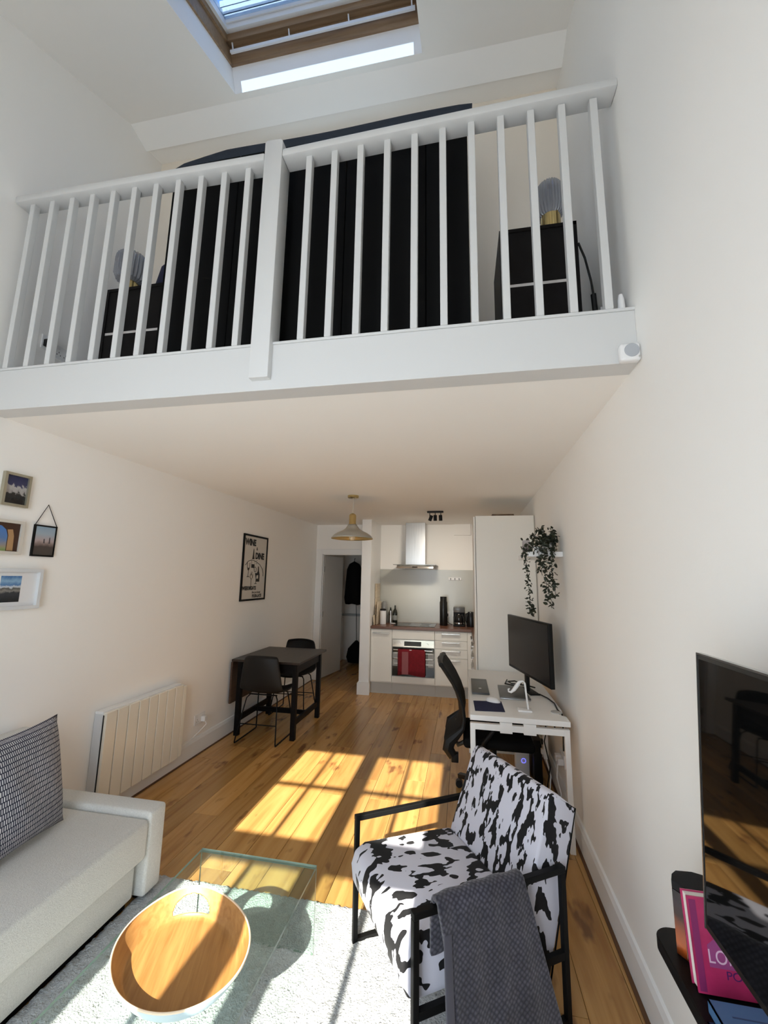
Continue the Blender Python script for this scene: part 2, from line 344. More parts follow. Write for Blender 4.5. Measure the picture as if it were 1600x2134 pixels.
# mezzanine slab and its white edge beam
mb = MB(); A = XL-0.1; B = 0.9
mb.add([(A,1.62,sz(1.62)),(B,1.62,sz(1.62)),(B,YB+0.1,sz(YB)),(A,YB+0.1,sz(YB)),(A,1.62,2.62),(B,1.62,2.62),(B,YB+0.1,2.7),(A,YB+0.1,2.7)],
       [(0,3,2,1),(4,5,6,7),(0,1,5,4),(1,2,6,5),(2,3,7,6),(3,0,4,7)])
S(mb.build('ceiling_under_loft', CEIL))
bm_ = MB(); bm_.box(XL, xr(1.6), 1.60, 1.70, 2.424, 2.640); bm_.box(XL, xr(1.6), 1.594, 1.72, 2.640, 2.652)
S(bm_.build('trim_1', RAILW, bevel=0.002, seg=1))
# kitchen / hall walls
S(MB().box(-1.345, 0.9, YB, YB+0.1, -0.05, 2.7).build('wall_kitchen_back', WALL))
pier = MB().box(-1.478, -1.335, 5.97, YB+0.1, 0, 2.6).build('wall_kitchen_end', GLOSSW, bevel=0.004, seg=1); S(pier)
MB().prism([(-1.497,0.0),(-1.318,0.0),(-1.318,0.15),(-1.334,0.175),(-1.479,0.175),(-1.497,0.15)], 'y', 5.952, 5.972).build('plinth_block', GLOSSW, pier)
mb = MB().box(XL, -1.478, YD, YD+0.1, 2.03, 2.6); mb.box(XL, -2.36, YD, YD+0.1, 0, 2.03)
S(mb.build('wall_hall_front', WALL))
fr = MB(); fr.box(-2.41, -2.30, YD-0.02, YD, 0, 2.08); fr.box(-2.30, -1.48, YD-0.02, YD, 1.995, 2.08); fr.box(-2.30, -2.285, YD, YD+0.1, 0, 2.0); fr.box(-2.30, -1.48, YD, YD+0.1, 1.985, 2.0); fr.box(-1.56, -1.48, YD-0.02, YD+.02, 0, 2.0)
door = S(fr.build('door_1', GLOSSW, bevel=0.003, seg=1))
# open leaf swung into the hall
d0 = Vector((-2.283, YD+0.06, 0)); d1 = Vector((-2.165, 7.36, 0)); dd = (d1-d0).normalized(); nn = Vector((-dd.y, dd.x, 0))*0.04
leaf = MB().hexa([d0+Vector((0,0,.012)), d0+nn+Vector((0,0,.012)), d1+nn+Vector((0,0,.012)), d1+Vector((0,0,.012)), d0+Vector((0,0,1.98)), d0+nn+Vector((0,0,1.98)), d1+nn+Vector((0,0,1.98)), d1+Vector((0,0,1.98))]).build('door_leaf', mat('door_white', (0.72,0.72,0.70), 0.45), door)
for z in (0.25, 1.02, 1.75): MB().box(-2.287, -2.277, YD+0.03, YD+0.055, z-0.045, z+0.045).build('hinge', STEEL, door)
p = d0+(d1-d0)*0.92
MB().tube([p+Vector((0.0,0,1.0)), p+Vector((0.045,-0.005,1.0)), p+Vector((0.05,-0.1,1.0))], 0.008).build('door_handle', STEEL, door)
S(MB().box(XL-0.1, -1.3, YH, YH+0.1, -0.05, 2.7).build('wall_hall_back', WALL))
S(MB().box(-1.345, -1.25, YB+0.1, YH+0.1, -0.05, 2.7).build('wall_hall_right', WALL))
S(MB().box(XL-0.1, -1.2, YB+0.1, YH+0.1, 2.45, 2.6).build('ceiling_hall', CEIL))
# skirting boards with a dark expansion strip at the floor
def skirt(name, x0, x1, y0, y1, side):
    s_ = -1 if side == 'r' else 1
    mb = MB(); P = lambda x, y, d, z: (x+s_*d, y, z)
    prof = [(0,0.0),(0.018,0.0),(0.018,0.125),(0.010,0.150),(0,0.155)]
    mb.add([P(x0,y0,d,z) for d,z in prof]+[P(x1,y1,d,z) for d,z in prof], [(0,1,2,3,4)[::-1],(5,6,7,8,9)]+[(i,(i+1)%5,5+(i+1)%5,5+i) for i in range(5)])
    o = S(mb.build(name, GLOSSW))
    st = MB(); st.add([P(x0,y0,.018,0),P(x0,y0,.034,0),P(x1,y1,.034,0),P(x1,y1,.018,0),P(x0,y0,.018,.006),P(x0,y0,.034,.004),P(x1,y1,.034,.004),P(x1,y1,.018,.006)],
        [(0,3,2,1),(4,5,6,7),(0,1,5,4),(1,2,6,5),(2,3,7,6),(3,0,4,7)])
    st.build('cork_strip', mat('cork_strip', (0.11,0.05,0.02), 0.8), o)
skirt('baseboard_left', XL, XL, WY, YD, 'l'); skirt('baseboard_right', xr(WY), xr(4.32), WY, 4.32, 'r')
# shallow boxing on the kitchen wall
S(MB().box(-0.14, 0.12, YB-0.05, YB, 2.31, 2.6).build('trim_2', WALL))
# skylight
sk = MB()
nrm = Vector((0, -0.446, 1)).normalized()
def on_roof(x, y, t): return Vector((x, y, za(y)))+nrm*t
def skbar(x0, x1, y0, y1, t0, t1, m=None):
    b = m or sk
    b.hexa([on_roof(x0,y0,t0), on_roof(x1,y0,t0), on_roof(x1,y1,t0), on_roof(x0,y1,t0), on_roof(x0,y0,t1), on_roof(x1,y0,t1), on_roof(x1,y1,t1), on_roof(x0,y1,t1)])
skbar(SX0, SX0+.014, SY0, SY1, .15, .32); skbar(SX1-.014, SX1, SY0, SY1, .15, .32); skbar(SX0, SX1, SY1-.022, SY1, .15, .32); skbar(SX0, SX1, SY0, SY0+.022, .15, .32)
sky = S(sk.build('window_3', PINE))
s2 = MB(); a, b_, c_, d_ = SX0+.014, SX1-.014, SY0+.022, SY1-.022
skbar(a, a+.016, c_, d_, .24, .34, s2); skbar(b_-.016, b_, c_, d_, .24, .34, s2); skbar(a, b_, d_-.052, d_, .24, .34, s2); skbar(a, b_, c_, c_+.04, .24, .34, s2)
s2.build('sash', PINE, sky)
s3 = MB(); a += .016; b_ -= .016; c_ += .04; d_ -= .052
skbar(a, a+.022, c_, d_, .275, .35, s3); skbar(b_-.022, b_, c_, d_, .275, .35, s3); skbar(a, b_, d_-.03, d_, .275, .35, s3); skbar(a, b_, c_, c_+.022, .275, .35, s3)
s3.build('glazing_bead', WHITEP, sky)
s3 = MB(); skbar(a+.022, b_-.022, d_-.042, d_-.031, .30, .35, s3); skbar(a+.022, b_-.022, d_-.066, d_-.058, .325, .36, s3); skbar(a+.022, b_-.022, d_-.092, d_-.086, .34, .37, s3)
s3.build('pane_reflection', WHITEP, sky)  # white bars standing in for reflection lines in the glazing
s4 = MB(); skbar(a+.022, b_-.022, c_+.022, d_-.030, .315, .322, s4); s4.build('pane', SKYGLASS, sky)
s5 = MB(); skbar(a, b_, SY1-.062, SY1-.046, .185, .20, s5); s5.build('vent_bar', WHITEP, sky)
for k in range(4):
    xx = a+0.02+(b_-a-0.04)*k/3; s6 = MB(); skbar(xx-.004, xx+.004, SY1-.058, SY1-.050, .195, .245, s6); s6.build('bar_bracket', WHITEP, sky)

# ================================================================== RAILING
rl = T('balcony_railing', 'white painted balcony railing of square spindles along the loft edge', 'railing', (0, 1.6, 2.652))
def hr(xa, xb, za_, zb_, name='handrail'):
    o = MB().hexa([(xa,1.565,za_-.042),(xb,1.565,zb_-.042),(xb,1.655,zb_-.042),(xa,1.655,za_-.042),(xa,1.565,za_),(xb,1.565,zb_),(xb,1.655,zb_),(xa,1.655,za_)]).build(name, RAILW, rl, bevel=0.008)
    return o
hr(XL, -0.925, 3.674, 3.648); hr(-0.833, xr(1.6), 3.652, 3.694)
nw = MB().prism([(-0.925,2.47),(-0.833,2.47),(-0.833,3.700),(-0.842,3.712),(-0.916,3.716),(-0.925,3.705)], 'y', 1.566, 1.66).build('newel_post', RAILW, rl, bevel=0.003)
bal = None
xs = [-2.343+0.1305*k for k in range(11)]+[-0.718+0.1275*k for k in range(11)]
for x in xs:
    if bal is None:
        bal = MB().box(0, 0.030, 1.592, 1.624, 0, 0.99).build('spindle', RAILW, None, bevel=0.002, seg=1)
        bal.data.transform(Matrix.Translation((0, -1.6, 0))); o = bal
    else: o = bal.copy(); COL.objects.link(o)
    o.parent = rl; o.location = (x, 0, 0)

# ================================================================== LOFT CONTENTS
hb = T('headboard', 'tall black headboard behind the balcony spindles with a slate padded top', 'headboard', (-0.76, 1.76, 2.63))
mb = MB()
for k in range(8):
    a = -1.585+k*0.2045; MB().box(a, a+0.2015, 1.75, 1.80, 2.63, 3.90).build('panel', BLKF, hb, bevel=0.006)
MB().box(-1.58, 0.048, 1.80, 1.815, 2.63, 3.89).build('backing', BLKF, hb)
pts = []; NP = 26
tb = MB()
for k in range(NP):
    t = k/(NP-1); xx = -1.60+1.675*t; zz = 3.925+0.006*math.sin(9*t)-0.02*(1 if k == 0 else 0)-(0.02*max(0, 1-t*5)); pts.append((xx, 1.785, zz))
tb.tube(pts, [0.03+0.013*min(1, k/5) for k in range(NP-1)]+[0.040], 14)
tb.build('padded_top', SLATE, hb, smooth=True)
def ribbed_lamp(x, y, z, label, r=0.062):
    t = T('ribbed_table_lamp', label, 'lamp', (x, y, z), group='ribbed glass lamps on the black loft side tables')
    MB().lathe([(0.044,0),(0.046,0.003),(0.046,0.095),(0.040,0.10)], 24, (x,y,z)).build('base', BRASS, t, smooth=True)
    for k in range(4):
        a = k*PI/2+0.5; MB().box(x+.046*math.cos(a)-.003, x+.046*math.cos(a)+.003, y+.046*math.sin(a)-.003, y+.046*math.sin(a)+.003, z, z+.098).build('base_rib', mat('dark_brass', (.2,.15,.07), .4, 1.0), t)
    pf = [(0.040,0.095),(r*0.86,0.108),(r,0.14),(r,0.225),(r*0.95,0.255),(r*0.75,0.276),(0.0,0.284)]
    MB().lathe(pf, 192, (x,y,z), rib=0.05, ribn=26).build('lamp_shade', SMOKE, t, smooth=True)
# side tables
def side_table(x0, x1, y0, y1, z1, label, legs=True):
    t = T('side_table', label, 'side table', ((x0+x1)/2, (y0+y1)/2, 2.63))
    MB().box(x0, x1, y0, y1, z1-0.018, z1).build('table_top', BLACKW, t)
    zc = 2.63+(z1-2.63)*0.52
    MB().box(x0+.016, x1-.016, y0+.004, y1, zc+.010, z1-.018).build('drawer', BLACKW, t); MB().box(x0+.016, x1-.016, y0+.006, y0+.02, zc-.006, zc+.010).build('gap_light_strip', mat('gap_light', (.55,.52,.50), .5), t)  # pale strip painted in for light showing through the gap under the drawer
    MB().box(x0, x0+.016, y0, y1, 2.63, z1-.018).build('side_panel', BLACKW, t); MB().box(x1-.016, x1, y0, y1, 2.63, z1+0.0).build('side_panel', BLACKW, t)
    MB().box(x0+.016, x1-.016, y0+.004, y1, 2.70, zc-.006).build('cupboard', BLACKW, t)
    MB().box(x0+.016, x1-.016, y0+.02, y1, 2.63, 2.70).build('plinth', BLACKW, t)
    return t
side_table(0.190, 0.535, 1.80, 2.15, 3.25, 'black two-part side table on the loft right of the headboard')
side_table(-1.985, -1.60, 1.80, 2.15, 3.215, 'black side table on the loft left of the headboard')
ribbed_lamp(0.440, 1.872, 3.25, 'ribbed smoked glass table lamp on the right loft side table', 0.064)
ribbed_lamp(-1.925, 1.885, 3.215, 'ribbed smoked glass table lamp on the left loft side table', 0.085)
wb = MB().lathe([(0.014,0),(0.016,0.01),(0.016,0.1),(0.006,0.115),(0.006,0.13)], 16).build('white_bottle', WHITEP, smooth=True); wb.location = (-1.83, 1.765, 2.63)
tag(wb, 'small white bottle on the loft floor before the left side table', 'bottle')
# navy backpack
t = T('backpack', 'navy blue bag standing behind the left loft side table', 'bag', (-1.99, 2.38, 2.63))
mb = MB(); rows = 8
pf = [(0.11,2.63),(0.15,2.70),(0.155,3.2),(0.15,3.6),(0.12,3.78),(0.05,3.86)]
for i, (h_, z) in enumerate(pf): pass
vs_ = []; fs = []
for (h_, z) in pf:
    for k in range(16):
        a = 2*PI*k/16; vs_.append((-1.99+h_*math.copysign(abs(math.cos(a))**.6, math.cos(a)), 2.36+0.12*(h_/0.155)*math.copysign(abs(math.sin(a))**.6, math.sin(a)), z))
for i in range(len(pf)-1):
    for k in range(16): fs.append((i*16+k, i*16+(k+1)%16, (i+1)*16+(k+1)%16, (i+1)*16+k))
fs.append(tuple(range(16))[::-1]); fs.append(tuple(range(80,96)))
MB().add(vs_, fs).build('bag_body', NAVY, t, smooth=True)
MB().tube([(-2.05,2.32,3.82),(-2.03,2.30,3.93),(-1.95,2.30,3.93),(-1.93,2.32,3.82)], 0.012).build('carry_strap', NAVY, t, smooth=True)
# sockets helper
def socket(name, label, p, face, w=0.146, h=0.086, plug=None, group=None, n=2, cat='socket'):
    # face: 'x+','x-','y-' outward normal
    t = T(name, label, cat, p, group=group)
    def bx(a0, a1, z0, z1, d0, d1, nm, m):
        x, y, z = p
        if face == 'x+': b = MB().box(x+d0, x+d1, y+a0, y+a1, z+z0, z+z1)
        elif face == 'x-': b = MB().box(x-d1, x-d0, y+a0, y+a1, z+z0, z+z1)
        else: b = MB().box(x+a0, x+a1, y-d1, y-d0, z+z0, z+z1)
        return b.build(nm, m, t, bevel=0.002, seg=1)
    bx(-w/2, w/2, -h/2, h/2, 0, 0.010, 'face_plate', WHITEP)
    for k in range(n):
        c = (k-(n-1)/2)*w/n
        bx(c-.005, c+.005, .018, .026, .010, .0115, 'switch', mat('switch_white', (.7,.7,.7), .4))
        for q in (-.011, .011): bx(c+q-.003, c+q+.003, -.018, -.012, .010, .0104, 'pin_slot', DARK)
        bx(c-.002, c+.002, -.004, .006, .010, .0104, 'pin_slot', DARK)
    if plug:
        for (k, m) in plug:
            c = (k-(n-1)/2)*w/n; bx(c-.022, c+.022, -.028, .014, .010, .05, 'plug', m)
    return t
socket('wall_socket', 'white wall socket with black plug on the loft left wall', (XL, 1.845, 2.952), 'x+', 0.06, 0.086, [(0, BLACKP)], n=1)
socket('wall_socket', 'white double wall socket on the loft left wall, empty', (XL, 1.945, 2.935), 'x+', 0.09, 0.086)
socket('wall_socket', 'white wall socket with black plug low on the loft right wall', (xr(2.0), 2.0, 2.86), 'x-', 0.1, 0.086, [(0, BLACKP), (1, BLACKP)])
cb = MB().tube([(0.537,1.80,3.13),(0.56,1.80,3.05),(0.585,1.82,2.95),(0.60,1.84,2.87),(0.605,1.85,2.80),(0.60,1.86,2.72),(0.62,1.88,2.665)], 0.005).build('lamp_cable', BLACKP, smooth=True)
tag(cb, 'black lamp cable hanging beside the right loft side table', 'cable')
MB().tube([(0.596,1.835,2.89),(0.6045,1.85,2.80)], [0.012,0.012]).build('inline_switch', BLACKP, cb)
ws = MB().box(-0.028, 0.028, -0.008, 0, -0.04, 0.04).build('light_switch', WHITEP, bevel=0.003, seg=1); ws.location = (-2.15, 2.53, 4.12); tag(ws, 'small white light switch on the loft back wall', 'switch')
pc = MB().lathe([(0.012,0),(0.014,0.02),(0.013,0.06),(0.008,0.085),(0,0.088)], 16).build('air_freshener', WHITEP, smooth=True); pc.location = (0.632, 1.64, 2.652)
tag(pc, 'small white rounded bottle standing at the right end of the loft edge', 'bottle')
# sensor on the beam
t = T('wall_sensor', 'square white sensor with round grey grille on the right end of the loft beam', 'sensor', (0.624, 1.6, 2.452))
MB().box(0.588, 0.659, 1.566, 1.600, 2.418, 2.488).build('housing', WHITEP, t, bevel=0.010, seg=3)
MB().lathe([(0.026,0),(0.026,0.003),(0.024,0.004)], 32).xf(Matrix.Translation((0.627,1.5665,2.457)) @ Matrix.Rotation(PI/2,4,'X')).build('grille', mat('grey_mesh', (.42,.44,.47), .6), t)
MB().lathe([(0.0045,0),(0.0045,0.003)], 16).xf(Matrix.Translation((0.652,1.5665,2.430)) @ Matrix.Rotation(PI/2,4,'X')).build('indicator', CHROME, t)

# ================================================================== LEFT WALL PICTURES
def frame(label, y0, y1, z0, z1, fw, fmat, pmat, depth=0.022, mat_w=0, group=None, name='picture_frame', cat='picture'):
    t = T(name, label, cat, (XL, (y0+y1)/2, z0), group=group)
    x0, x1 = XL+0.001, XL+depth
    MB().box(x0,x1,y0,y1,z0,z0+fw).box(x0,x1,y0,y1,z1-fw,z1).box(x0,x1,y0,y0+fw,z0+fw,z1-fw).box(x0,x1,y1-fw,y1,z0+fw,z1-fw).build('frame_moulding', fmat, t)
    if mat_w:
        MB().box(x0, XL+.010, y0+fw, y1-fw, z0+fw, z1-fw).build('mount', mat('mount_white', (.75,.75,.76), .8), t)
        my, mz = mat_w
        MB().box(x0, XL+.011, y0+fw+my, y1-fw-my, z0+fw+mz, z1-fw-mz).build('photo', pmat, t)
    elif pmat: MB().box(x0, XL+.010, y0+fw, y1-fw, z0+fw, z1-fw).build('photo', pmat, t)
    return t
GOLD = mat('pale_gold_frame', (.42,.39,.30), .35, .6)
ph1 = m_photo('photo_cathedral', [(0.0,(.01,.01,.012)),(0.36,(.02,.02,.02)),(0.42,(.35,.33,.32)),(0.62,(.42,.40,.40)),(0.68,(.03,.035,.10)),(1.0,(.02,.025,.08))], 7, .5)
ph2 = m_photo('photo_arch', [(0.0,(.25,.33,.12)),(0.18,(.30,.26,.2)),(0.45,(.10,.20,.42)),(0.8,(.08,.2,.5)),(1.0,(.09,.22,.5))], 4, .3)
ph3 = m_photo('photo_skyline', [(0.0,(.06,.05,.045)),(0.30,(.07,.055,.05)),(0.38,(.20,.15,.14)),(0.5,(.42,.34,.33)),(0.75,(.33,.40,.47)),(1.0,(.25,.36,.46))], 5, .12)
ph4 = m_photo('photo_harbour', [(0.0,(.015,.018,.022)),(0.36,(.04,.045,.05)),(0.42,(.25,.24,.22)),(0.52,(.10,.10,.09)),(0.58,(.6,.65,.7)),(0.66,(.08,.20,.42)),(0.8,(.25,.42,.6)),(1.0,(.05,.15,.36))], 5, .22)
f1 = frame('small gold framed photo of a white cathedral at dusk, highest on the left wall', 1.735, 1.875, 1.96, 2.142, 0.014, GOLD, ph1)
f2 = frame('pale wood framed photo of a brick archway, cut off by the left picture edge', 1.60, 1.875, 1.70, 1.884, 0.016, mat('pale_frame', (.62,.58,.52), .5), ph2)
ARCH = mat('photo_brown', (.055,.022,.012), .3); SAND = mat('photo_sand', (.42,.25,.12), .3)
xx = XL+.0115
MB().prism([(1.858,1.717),(1.80,1.717),(1.80,1.80),(1.79,1.83),(1.765,1.85),(1.70,1.855),(1.616,1.855),(1.616,1.868),(1.858,1.868)], 'x', xx-.001, xx).build('photo_arch', ARCH, f2)
MB().prism([(1.835,1.72),(1.803,1.72),(1.803,1.80),(1.795,1.832),(1.822,1.835),(1.832,1.80)], 'x', xx-.001, xx+.0003).build('photo_arch', SAND, f2)
f3 = frame('black framed skyline photo hanging from a cord, right of the gold and brick-arch pictures', 1.937, 2.071, 1.698, 1.880, 0.009, BLACK, ph3, 0.012)
MB().tube([(XL+.008,1.940,1.880),(XL+.008,2.000,2.003),(XL+.008,2.068,1.880)], 0.0022, 6).build('cord', BLACK, f3)
SK = mat('photo_tower', (.06,.05,.06), .4)
MB().prism([(1.998,1.775),(1.998,1.80),(2.004,1.802),(2.007,1.775)], 'x', xx-.002, xx-.001).prism([(2.030,1.775),(2.031,1.806),(2.034,1.815),(2.037,1.806),(2.039,1.775)], 'x', xx-.002, xx-.001).build('photo_tower', SK, f3)
frame('wide white framed photo of a harbour under clouds, lowest on the left wall', 1.70, 2.012, 1.405, 1.625, 0.018, mat('white_frame', (.66,.68,.70), .4), ph4, 0.03, (0.085, 0.022))
# wine and dine poster
ps = frame('black framed WINE & DINE poster above the dining table', 4.245, 4.820, 1.333, 2.086, 0.020, BLACK, mat('poster_paper', (.60,.57,.52), .5), 0.018, name='framed_poster')
INK = mat('poster_ink', (.012,.012,.012), .6)
def flat_text(body, size, parent, place, m, name='lettering', sx=1.0, bold=0.0):
    cu = bpy.data.curves.new(name, 'FONT'); cu.body = body; cu.size = size; cu.extrude = 0.0003; cu.offset = bold; cu.align_x = 'LEFT'
    tmpo = bpy.data.objects.new('tmp', cu); COL.objects.link(tmpo); bpy.context.view_layer.update()
    dg = bpy.context.evaluated_depsgraph_get(); me = bpy.data.meshes.new_from_object(tmpo.evaluated_get(dg)); bpy.data.objects.remove(tmpo)
    me.name = name; me.materials.clear(); me.materials.append(m)
    o = bpy.data.objects.new(name, me); COL.objects.link(o)
    M = place @ Matrix.Diagonal((sx, 1, 1, 1))
    rt = parent
    me.transform(rt.matrix_basis.inverted() @ M); o.parent = parent
    return o
def ppl(y, z): return Matrix.Translation((XL+.0115, y, z)) @ Matrix(((0,0,1,0),(1,0,0,0),(0,1,0,0),(0,0,0,1)))
flat_text('WINE', 0.098, ps, ppl(4.285, 1.965), INK, sx=0.95, bold=0.0055); flat_text('&', 0.05, ps, ppl(4.545, 1.915), INK, bold=0.001); flat_text('DINE', 0.098, ps, ppl(4.53, 1.815), INK, sx=0.95, bold=0.0055)
flat_text('WEEKNIGHTS', 0.056, ps, ppl(4.278, 1.455), INK, sx=0.88, bold=0.003); flat_text('Every weekend', 0.032, ps, ppl(4.50, 1.415), INK, bold=0.001); flat_text('19.30-LATE', 0.048, ps, ppl(4.50, 1.368), INK, bold=0.0025)
def pp(poly, m=INK, e=0): MB().prism([(4.26+a*0.52, 1.345+b*0.72) for a, b in poly], 'x', XL+.0105, XL+.0116+e).build('drawing', m, ps)
pp([(.36,.50),(.36,.60),(.40,.70),(.42,.81),(.44,.81),(.46,.70),(.50,.60),(.50,.50)]); pp([(.37,.56),(.37,.64),(.49,.64),(.49,.56)], mat('poster_paper', (.6,.57,.52)), .0004)
pp([(.62,.28),(.62,.40),(.67,.45),(.68,.53),(.71,.53),(.73,.45),(.77,.40),(.77,.28)]); pp([(.62,.33),(.62,.38),(.70,.39),(.70,.33)], mat('poster_paper', (.6,.57,.52)), .0004)
def line(pts_, w_=0.0035):
    MB().tube([(XL+.0116, 4.26+a*0.52, 1.345+b*0.72) for a, b in pts_], w_, 4).build('drawing', INK, ps)
line([(.10,.54),(.2,.60),(.36,.625),(.55,.61),(.75,.56),(.88,.49),(.93,.42),(.93,.37)])
line([(.18,.58),(.19,.50),(.24,.46),(.24,.36)], .003); line([(.29,.58),(.29,.5),(.24,.46)], .003); line([(.19,.36),(.29,.36)]); pp([(.195,.50),(.285,.50),(.27,.465),(.24,.455),(.21,.465)])
line([(.33,.40),(.34,.34),(.385,.32),(.385,.20)], .003); line([(.44,.40),(.43,.34),(.385,.32)], .003); line([(.33,.20),(.44,.20)]); line([(.36,.42),(.38,.38),(.41,.42),(.4,.44)], .003)
line([(.58,.42),(.60,.34),(.60,.25)], .003); pp([(.55,.42),(.65,.42),(.61,.34),(.59,.34)]); line([(.55,.25),(.65,.25)]); line([(.48,.50),(.54,.52),(.60,.49),(.58,.44),(.51,.44),(.48,.50)], .003)
for q in ((.58,.66),(.60,.62),(.59,.57)): line([(q[0]-.015,q[1]),(q[0]+.015,q[1]+.006)], .003)

# ================================================================== RADIATOR + SOCKET
t = T('electric_radiator', 'cream slatted electric panel radiator on the left wall', 'radiator', (-2.38, 2.92, 0.11))
RAD = mat('radiator_cream', (.80,.76,.66), .22)
MB().box(-2.418, -2.355, 2.515, 3.34, 0.115, 0.685).build('radiator_case', mat('radiator_side', (.62,.64,.66), .4), t, bevel=0.004, seg=1)
nb = 8; a0 = 2.518; wv = (3.30-a0)/nb
for k in range(nb): MB().box(-2.355, -2.328, a0+k*wv+.0035, a0+(k+1)*wv-.0035, 0.12, 0.695).build('front_slat', RAD, t, bevel=0.003, seg=1)
MB().box(-2.355, -2.345, 2.52, 3.30, 0.125, 0.68).build('slat_backing', DARK, t)
MB().box(-2.415, -2.352, 2.515, 3.30, 0.685, 0.703).build('top_cap', WHITEP, t, bevel=0.003, seg=1)
MB().box(-2.40, -2.33, 3.303, 3.345, 0.125, 0.68).build('control_end', RAD, t, bevel=0.004, seg=1)
t = socket('wall_socket', 'white double wall socket with white plug beside the radiator', (XL, 3.69, 0.302), 'x+', 0.15, 0.09, [(1, WHITEP)])
cb = MB().tube([(XL+.045,3.72,0.28),(XL+.06,3.72,0.25),(XL+.03,3.66,0.20),(XL+.025,3.55,0.17),(XL+.025,3.40,0.17),(XL+.04,3.33,0.20)], 0.004).build('radiator_cable', WHITEP, smooth=True)
tag(cb, 'thin white cable from the radiator to the wall socket', 'cable')

# ================================================================== SOFA
t = T('sofa', 'light grey fabric sofa at the left wall by the glass table', 'sofa', (-1.98, 1.1, 0))
MB().box(-2.40, -1.565, 2.045, 2.165, 0.035, 0.418).build('armrest', SOFA, t, bevel=0.018, seg=4)
MB().box(-2.30, -1.562, -0.2, 2.042, 0.215, 0.395).build('seat_cushion', SOFA, t, bevel=0.022, seg=4)
MB().box(-2.38, -1.605, -0.2, 2.020, 0.05, 0.212).build('storage_drawer_front', SOFA, t, bevel=0.008, seg=2)
MB().box(-2.38, -1.64, -0.15, 2.02, 0.0, 0.05).build('base_plinth', BLACKW, t)
MB().hexa([(-2.40,-0.2,.39),(-2.20,-0.2,.39),(-2.20,2.04,.39),(-2.40,2.04,.39),(-2.40,-0.2,.77),(-2.29,-0.2,.77),(-2.29,2.04,.77),(-2.40,2.04,.77)]).build('backrest', SOFA, t, bevel=0.025, seg=4)
MB().box(-2.12, -2.06, 2.06, 2.10, 0, 0.036).box(-1.66, -1.60, 2.09, 2.13, 0, 0.036).build('foot', BLACKP, t)
# patterned cushion
def cushion(name, label, M, w, h, d, m, N=22):
    vs_, fs, uv = [], [], []
    for side in (1, -1):
        for i in range(N+1):
            for j in range(N+1):
                u, v = i/N*2-1, j/N*2-1
                th = d/2*((1-abs(u)**2.6)*(1-abs(v)**2.6))**0.55
                pin = 1-0.07*(1-abs(v)**2)*(abs(u)**6)-0.0; pin2 = 1-0.07*(1-abs(u)**2)*(abs(v)**6)
                wr = 0.006*math.sin(7*u+3*v)*(1-abs(u))*(1-abs(v))
                vs_.append((u*w/2*pin, side*th+wr, v*h/2*pin2)); uv.append((i/N*w, j/N*h))
    for s_ in (0, 1):
        o_ = s_*(N+1)**2
        for i in range(N):
            for j in range(N):
                q = (o_+i*(N+1)+j, o_+(i+1)*(N+1)+j, o_+(i+1)*(N+1)+j+1, o_+i*(N+1)+j+1); fs.append(q if s_ == 0 else q[::-1])
    me = bpy.data.meshes.new(name); me.from_pydata(vs_, [], fs); me.materials.append(m)
    ul = me.uv_layers.new()
    for p in me.polygons:
        p.use_smooth = True
        for li in p.loop_indices: ul.data[li].uv = uv[me.loops[li].vertex_index]
    bm = bmesh.new(); bm.from_mesh(me); bmesh.ops.remove_doubles(bm, verts=bm.verts[:], dist=0.0004); bmesh.ops.recalc_face_normals(bm, faces=bm.faces[:]); bm.to_mesh(me); bm.free()
    o = bpy.data.objects.new(name, me); COL.objects.link(o); o.matrix_world = M; tag(o, label, 'cushion'); return o
M = Matrix.Translation((-1.975, 1.665, 0.645)) @ Matrix.Rotation(math.radians(8), 4, 'Z') @ Matrix.Rotation(math.radians(12), 4, 'Y').inverted() @ Matrix.Rotation(PI/2, 4, 'Z')
cushion('scatter_cushion', 'navy cushion with white dash pattern leaning on the grey sofa', M, 0.52, 0.50, 0.15, WEAVE)

# ================================================================== RUG
N1, N2 = 150, 190
vs_ = []; fs = []
RX0, RX1, RY0, RY1 = -1.635, 0.10, -0.1, 2.25
for i in range(N1+1):
    for j in range(N2+1):
        e = 0.004 if i in (0, N1) or j in (0, N2) else 0.0
        jx = random.uniform(-.004,.004)+(random.uniform(-.01,.01) if e else 0)
        hh = 0.014+random.uniform(-.0035,.0035)+0.002*math.sin(i*.9)*math.sin(j*.7)
        vs_.append((RX0+(RX1-RX0)*i/N1+jx, RY0+(RY1-RY0)*j/N2+random.uniform(-.004,.004)+(random.uniform(-.008,.008) if e else 0), 0.001 if e else hh))
for i in range(N1):
    for j in range(N2): k = i*(N2+1)+j; fs.append((k, k+N2+1, k+N2+2, k+1))
rg = MB().add(vs_, fs).build('rug', RUG, smooth=False)
for p in rg.data.polygons: p.use_smooth = True
tag(rg, 'pale grey shaggy rug under the glass coffee table', 'rug')

